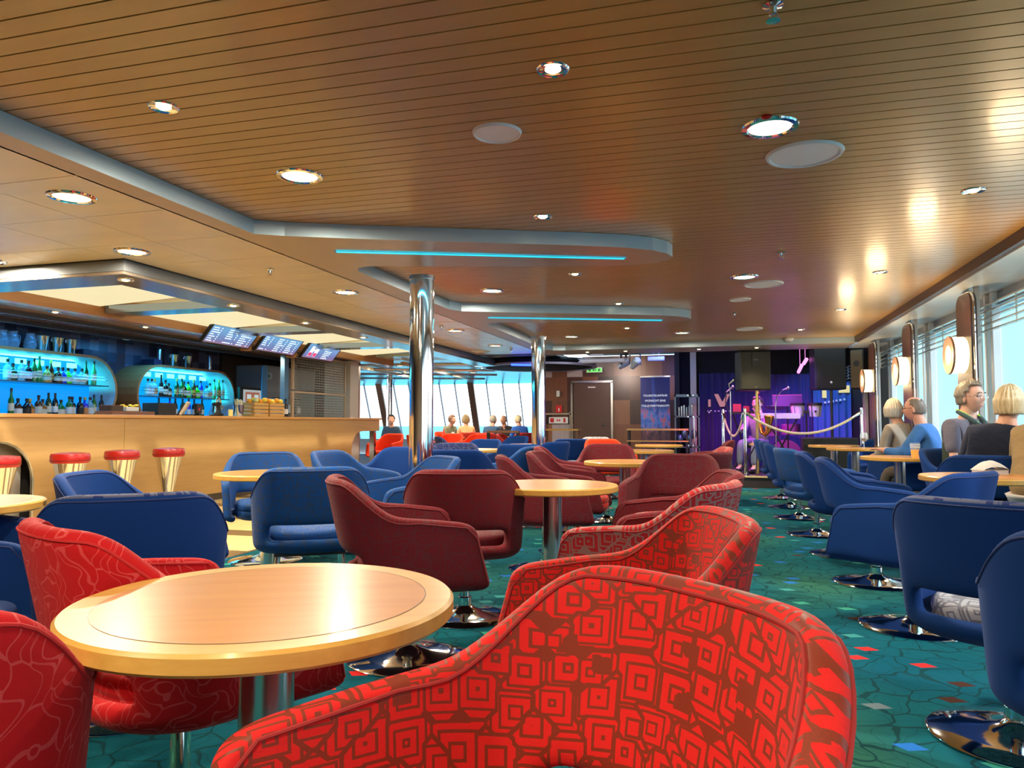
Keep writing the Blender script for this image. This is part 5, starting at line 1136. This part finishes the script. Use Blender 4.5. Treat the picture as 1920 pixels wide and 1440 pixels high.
def hair_geo(style,nu=48,nv=30):
    V=[];F=[];keep=[]
    long_=style=='bob'
    for i in range(nv+1):
        t=pi*i/nv
        for k in range(nu):
            a=2*pi*k/nu; x=sin(t)*cos(a); y=sin(t)*sin(a); z=-cos(t)
            th=.010+.005*noise.noise(Vector((x*7,y*7,z*3)))+.003*sin(a*23)
            if long_: th+=.016 if z<.3 else .010
            if style=='thin': th=.006+.003*noise.noise(Vector((x*8,y*8,z*4)))
            if style=='swept': th+=.010*(z>0)
            px,py,pz=x*(.076+th),y*(.098+th),z*(.118+th)
            if z<0 and not long_: px*=1-.22*(-z)**1.5
            if long_ and z<0: pz*=1.12
            V.append((px,py-.004,pz)); 
            zl=-.55 if long_ else -.42
            front=y>.42 and z<(.62 if style!='fringe' else .4)
            side=y>.15 and z<(.25 if not long_ else -.1) 
            low=z<zl if y<.2 else z<.3
            bald=style=='thin' and z>.72 and abs(x)<.5 and y<.6 and y>-.55
            keep.append(not(front or side or low or bald))
    for i in range(nv):
        for k in range(nu):
            f=(i*nu+k,i*nu+(k+1)%nu,(i+1)*nu+(k+1)%nu,(i+1)*nu+k)
            if all(keep[q] for q in f): F.append(f)
    return V,F
def person(label,loc,th,shirt,hair,hstyle,skin=(.62,.32,.22),lean=.10,headturn=0,short=False,trousers=(.10,.08,.06),glasses=False,vest=None,lanyard=None,h=1.0,arms='table',shirtname='shirt',detail=True,wide=1.0,headtilt=0,side=0,scale=1):
    t=thing('person',label,'person',loc,rad(th)); t.scale=(scale,)*3; sk=P('skin_'+label[:14].replace(' ','_'),skin,.5,sheen=.1,var=.1)
    z0=.50; y0=-.06
    ch=Vector((side*.6,y0+lean*.9,z0+.40)); nk=Vector((side*.85,y0+lean*1.25,z0+.56)); hd=Vector((side,y0+lean*1.55+.02,z0+.695))
    # arms
    def arm(s):
        sh=Vector((side*.7+s*.165*wide,ch.y,z0+.462))
        if arms=='table': el=sh+Vector((s*.07,.16,-.25)); wr=el+Vector((-s*.10,.22,.035))
        elif arms=='lap': el=sh+Vector((s*.06,.05,-.28)); wr=el+Vector((-s*.10,.22,-.02))
        elif arms=='face' and s<0: el=sh+Vector((s*.02,.17,-.22)); wr=el+Vector((.10,.06,.24))
        else: el=sh+Vector((s*.07,.16,-.25)); wr=el+Vector((-s*.12,.20,.04))
        return sh,el,wr
    A={s:arm(s) for s in (-1,1)}
    pelvis=(0,y0,z0+.02)
    bodych=[[(pelvis,(.12,.09)),((0,y0+lean*.4,z0+.2),(.10,.08)),(tuple(ch),(.10,.07)),(tuple(nk-Vector((0,0,.03))),.066),(tuple(nk.lerp(hd,.45)),.062),(tuple(hd-Vector((0,.012,.05))),.060)]]
    for s in (-1,1):
        sh,el,wr=A[s]
        bodych.append([(tuple(ch),(.10,.07)),(tuple(sh),.034),(tuple(sh.lerp(el,.5)),.034 if short else .028),(tuple(el),.036 if short else .028),(tuple(el.lerp(wr,.4)),.040),(tuple(wr),.026)])
        d=(wr-el).normalized(); side=d.cross(Vector((0,0,1))).normalized()*s; palm=wr+d*.05
        bodych.append([(tuple(wr),.026),(tuple(palm),(.036,.016))])
        if detail:
            for q,ln in ((-.030,.070),(-.010,.082),(.010,.078),(.030,.060)):
                b=palm+side*q+d*.045; bodych.append([(tuple(palm),(.036,.016)),(tuple(b),.0095),(tuple(b+d*ln*.5+Vector((0,0,-.008))),.0085),(tuple(b+d*ln+Vector((0,0,-.026))),.0075)])
            tb=wr+d*.03-side*.032; bodych.append([(tuple(palm),(.036,.016)),(tuple(tb),.0105),(tuple(tb+d*.03-side*.014),.0095),(tuple(tb+d*.055-side*.016),.008)])
        hp=(s*.095,y0+.02,z0-.0); kn=(s*.13,y0+.46,z0+.02); an=(s*.13,y0+.50,.10); toe=(s*.14,y0+.64,.045)
        bodych.append([(pelvis,(.12,.09)),(hp,.06),((s*.115,y0+.25,z0+.01),.055),(kn,.045),((s*.13,y0+.48,z0-.20),.042),(an,.036),(toe,.035)])
    body=skin_obj('body',bodych,sk,t,2 if detail else 1)
    # head joined into the body mesh
    M=Matrix.Translation(hd) @ Matrix.Rotation(rad(headturn),4,'Z') @ Matrix.Rotation(rad(headtilt),4,'X') @ Matrix.Scale(1.07,4)
    HV,HF=head_geo(40 if detail else 24,30 if detail else 18)
    mb=MB(); mb.add([M@Vector(v) for v in HV],HF,True)
    for s in (-1,1): mb.ellip(M@Vector((s*.077,-.002,-.010)),(.009,.018,.030),M.to_3x3()@R3(0,0,s*-.3),12,8)
    ho=mb.build('h',sk); bm=bmesh.new(); bm.from_mesh(body.data); bm.from_mesh(ho.data); bm.to_mesh(body.data); bm.free(); bpy.data.objects.remove(ho)
    for p in body.data.polygons: p.use_smooth=True
    if detail:
        for s in (-1,1): MB().ellip(M@Vector((s*.031,.0765,.004)),(.0115,.009,.007),M.to_3x3(),12,8).build('eye',P('eye_dark',(.10,.08,.07),.2),body)
        MB().ellip(M@Vector((0,.083,-.069)),(.024,.006,.004),M.to_3x3(),14,8).build('mouth',P('lips',(.42,.14,.12),.5),body)
        for s in (-1,1): MB().tube([M@Vector((s*.014,.099,.028)),M@Vector((s*.03,.097,.034)),M@Vector((s*.047,.084,.027))],.0035,6).build('eyebrow',P('brow',tuple(q*.6 for q in hair),.8),body)
    HV,HF=hair_geo(hstyle); hn=NT('hair_'+label[:14].replace(' ','_')); st=hn.noise(hn.coord(scale=(60,60,6)),2,3); hn.set(Base_Color=hn.mix(st,tuple(q*.55 for q in hair),tuple(min(1,q*1.3) for q in hair)),Roughness=.45); hn.bump(st,.6,.004)
    mb=MB(); mb.add([M@Vector(v) for v in HV],HF,True); h_=mb.build('hair',hn.m,t); so=h_.modifiers.new('s','SOLIDIFY'); so.thickness=.008; so.offset=-1
    # clothes
    e=.014; ssh=[[((0,y0,z0-.01),(.165*wide,.135)),((0,y0+lean*.4,z0+.2),(.155*wide,.125)),(tuple(ch),(.165*wide,.122)),(tuple(nk-Vector((0,0,.045))),.080)]]
    for s in (-1,1):
        sh,el,wr=A[s]; c=[(tuple(ch),(.165*wide,.122)),(tuple(sh),.078),(tuple(sh.lerp(el,.5)),.064)]
        c+= [(tuple(sh.lerp(el,.85)),.060)] if short else [(tuple(el),.066),(tuple(el.lerp(wr,.5)),.056),(tuple(el.lerp(wr,.9)),.038)]
        ssh.append(c)
    cm=NT('cloth_'+label[:14].replace(' ','_')); fn=cm.noise(cm.coord(),9,3); cm.set(Base_Color=cm.mix(fn,tuple(q*.8 for q in shirt),tuple(min(1,q*1.15) for q in shirt)),Roughness=.85); cm.b.inputs['Sheen Weight'].default_value=.04; cm.bump(fn,.8,.02)
    skin_obj(shirtname,ssh,cm.m,t,2)
    tr=[[((0,y0,z0+.05),(.16,.12)),((0,y0,z0+.0),(.165,.125))]]
    for s in (-1,1): tr.append([((0,y0,z0+.0),(.165,.125)),((s*.10,y0+.06,z0),.095),((s*.118,y0+.25,z0+.01),.086),((s*.13,y0+.46,z0+.02),.070),((s*.13,y0+.49,z0-.2),.062),((s*.13,y0+.50,.13),.052)])
    skin_obj('trousers',tr,P('trouser_'+label[:14].replace(' ','_'),trousers,.85),t,1)
    for s in (-1,1): MB().ellip((s*.137,y0+.57,.045),(.048,.135,.045)).build('shoe',black,t)
    if glasses:
        gm=chrome if glasses=='metal' else black
        for s in (-1,1):
            MB().tube([M@Vector((s*.033+.021*cos(a*pi/8),.101-.004*abs(cos(a*pi/8)),.003+.016*sin(a*pi/8))) for a in range(17)],.0016,6).tube([M@Vector((s*.054,.095,.008)),M@Vector((s*.083,.03,.008)),M@Vector((s*.082,-.01,.004))],.0016,6).build('glasses',gm,t)
        MB().tube([M@Vector((-.012,.105,.006)),M@Vector((0,.109,.010)),M@Vector((.012,.105,.006))],.0016,6).build('glasses_bridge',gm,t)
    if vest:
        v=[[((0,y0,z0-.02),(.178*wide,.150)),((0,y0+lean*.4,z0+.2),(.170*wide,.140)),((ch.x,ch.y,ch.z+.02),(.172*wide,.134)),(tuple(nk-Vector((0,0,.03))),.088)]]
        for s in (-1,1): v.append([((ch.x,ch.y,ch.z+.02),(.172*wide,.134)),(tuple(A[s][0]+Vector((-s*.03,0,.005))),.086)])
        skin_obj('vest',v,P('vest_cloth',vest,.8,var=.15),t,2)
        m=MB()
        for k in range(3): m.ellip((.035,ch.y+.165,z0+.12+.10*k),(.008,.006,.008))
        m.build('button',whitep,t)
        MB().tube([(-.075,ch.y-.02,nk.z+.02),(-.085,ch.y+.06,nk.z-.02),(-.05,ch.y+.135,nk.z-.08),(-.02,ch.y+.16,nk.z-.16)],[.016,.020,.022,.010],8).tube([(.075,ch.y-.02,nk.z+.02),(.085,ch.y+.06,nk.z-.02),(.05,ch.y+.135,nk.z-.08),(.02,ch.y+.16,nk.z-.16)],[.016,.020,.022,.010],8).build('collar',P('collar_cloth',(.05,.09,.10),.8),t)
    if lanyard:
        Pn=lambda s:[(s*.065,ch.y-.03,nk.z+.035),(s*.078,ch.y+.05,nk.z+.0),(s*.058,ch.y+.140,nk.z-.07),(s*.03,ch.y+.165,nk.z-.17),(0,ch.y+.165,nk.z-.27)]
        MB().tube(Pn(-1),.0085,6).tube(Pn(1),.0085,6).build('lanyard',P('lanyard_cloth',lanyard,.5,emis=None),t)
    return t
person('man with grey brown hair, metal glasses, dark green vest and lime lanyard',(2.06,7.32,0),-138,(.13,.12,.17),(.24,.20,.15),'swept',(.66,.36,.27),.05,-4,True,(.30,.25,.15),'metal',(.03,.045,.025),(.45,.9,.05),arms='lap',shirtname='polo_shirt',headtilt=2,scale=1.06,wide=1.1)
person('person with blond bob and navy jumper seen from behind at the right',(1.88,6.42,0),-6,(.007,.012,.035),(.62,.50,.30),'bob',lean=.05,headturn=-30,wide=1.15,side=.22,arms='lap',shirtname='jumper')
person('man in a blue sweater with balding grey hair and dark glasses, looking left',(2.12,8.78,0),62,(.03,.14,.42),(.16,.13,.11),'thin',(.60,.30,.22),.12,8,glasses='dark',shirtname='sweater',wide=1.05)
person('white haired person in a grey top behind the man in the blue sweater',(2.06,9.62,0),30,(.30,.26,.22),(.60,.55,.46),'bob',lean=.14,headturn=-40,shirtname='top',arms='lap')
jk=person('person in a brown jacket leaning in at the right edge',(2.06,5.90,0),-50,(.30,.20,.09),(.3,.25,.2),'swept',lean=.26,shirtname='jacket',trousers=(.62,.62,.66),wide=1.15,arms='lap')
# seven guests far away by the bow windows
far=[('person with brown hair and a pale scarf over an olive jacket by the bow windows',(-6.75,17.9,0),-120,(.20,.19,.12),(.20,.11,.07),'swept',20),
 ('person in a peach shirt leaning on the table by the bow windows',(-5.95,17.0,0),30,(.85,.42,.22),(.32,.24,.12),'bob',0),
 ('grey haired person in a dark blue shirt, left of the three men',(-5.22,16.6,0),-10,(.02,.07,.17),(.33,.31,.27),'thin',-10),
 ('person in a black top with hand at the mouth, middle of the three',(-5.2,17.8,0),170,(.03,.03,.035),(.38,.34,.32),'thin',0),
 ('person with pale hair in a bright blue shirt beside the farther pillar',(-4.55,16.8,0),40,(.02,.12,.55),(.62,.56,.35),'thin',0),
 ('person with black hair in dark clothes at the left of the nearest pillar',(-7.65,16.4,0),-160,(.02,.05,.10),(.02,.018,.02),'swept',0),
 ('person in a beige top just right of the nearest pillar by the bow windows',(-7.1,17.3,0),120,(.45,.38,.28),(.3,.22,.15),'swept',0)]
for l,loc,th,sh,hr,stl,ht in far:
    person(l,loc,th,sh,hr,stl,lean=.12,headturn=ht,detail=False,scale=.93,arms='face' if 'mouth' in l else 'lap')
# saxophone player, mostly hidden behind the loudspeaker
sp=person('seated saxophone player in jeans and a violet lit shirt behind the large loudspeaker',(.62,13.75,.18),150,(.35,.25,.45),(.05,.04,.04),'swept',(.6,.35,.3),.05,0,trousers=(.16,.20,.30),arms='face',shirtname='stage_shirt')
on(tag(MB().lathe([(0,.42),(.17,.42),(.19,.45),(.17,.50),(0,.505)],(0,0,0),24).tube([(0,0,.42),(0,0,.03)],.02,10).tube([(-.2,0,.01),(.2,0,.01)],.012,8).tube([(0,-.2,.01),(0,.2,.01)],.012,8).build('stage_stool',black),'black round stool the saxophone player sits on','stool'),(.60,13.80,.18))
t=thing('saxophone','golden saxophone held in front of the violet lit player','saxophone',(.60,13.42,.18))
brs=P('sax_brass',(.90,.38,.10),.18,.9)
MB().tube([(.02,.12,1.38),(.0,.04,1.42),(-.01,.0,1.34),(0,0,1.1),(.02,-.02,.85),(.05,-.04,.70),(.10,-.07,.66),(.15,-.09,.72),(.16,-.10,.85),(.17,-.12,.98)],[.010,.012,.016,.024,.030,.036,.040,.044,.058,.085],16,False).build('body',brs,t)
MB().tube([(.02,.12,1.38),(.03,.17,1.37)],.012,8).build('mouthpiece',black,t)
m=MB()
for k in range(8): m.ellip((.028,-.03,.82+.055*k),(.016,.012,.016))
m.tube([(.03,-.045,.78),(.025,-.04,1.26)],.005,6).build('key',chrome_b,t)
# added grey lump standing in for the knee of the brown jacket person
t=thing('knee_stand_in','pale grey lump standing in for the knee of the brown jacket person','cloth',(1.70,5.60,.735),.4); t.scale=(.55,.55,.55)
m=MB(); V=[];F=[]
for i in range(25):
    for j in range(13):
        u=i/24*2-1; v=j/12*2-1; r=max(0,1-u*u)*max(0,1-v*v*.8); V.append((u*.17,v*.11,.11*r**.6+.008*sin(u*14+v*5)*r))
for i in range(24):
    for j in range(12): F.append((i*13+j,(i+1)*13+j,(i+1)*13+j+1,i*13+j+1))
m.add(V,F,True); m.box(-.16,.16,-.1,.1,-.06,.004); m.build('garment',P('garment_grey',(.62,.63,.68),.85,var=.15,vs=20),t)
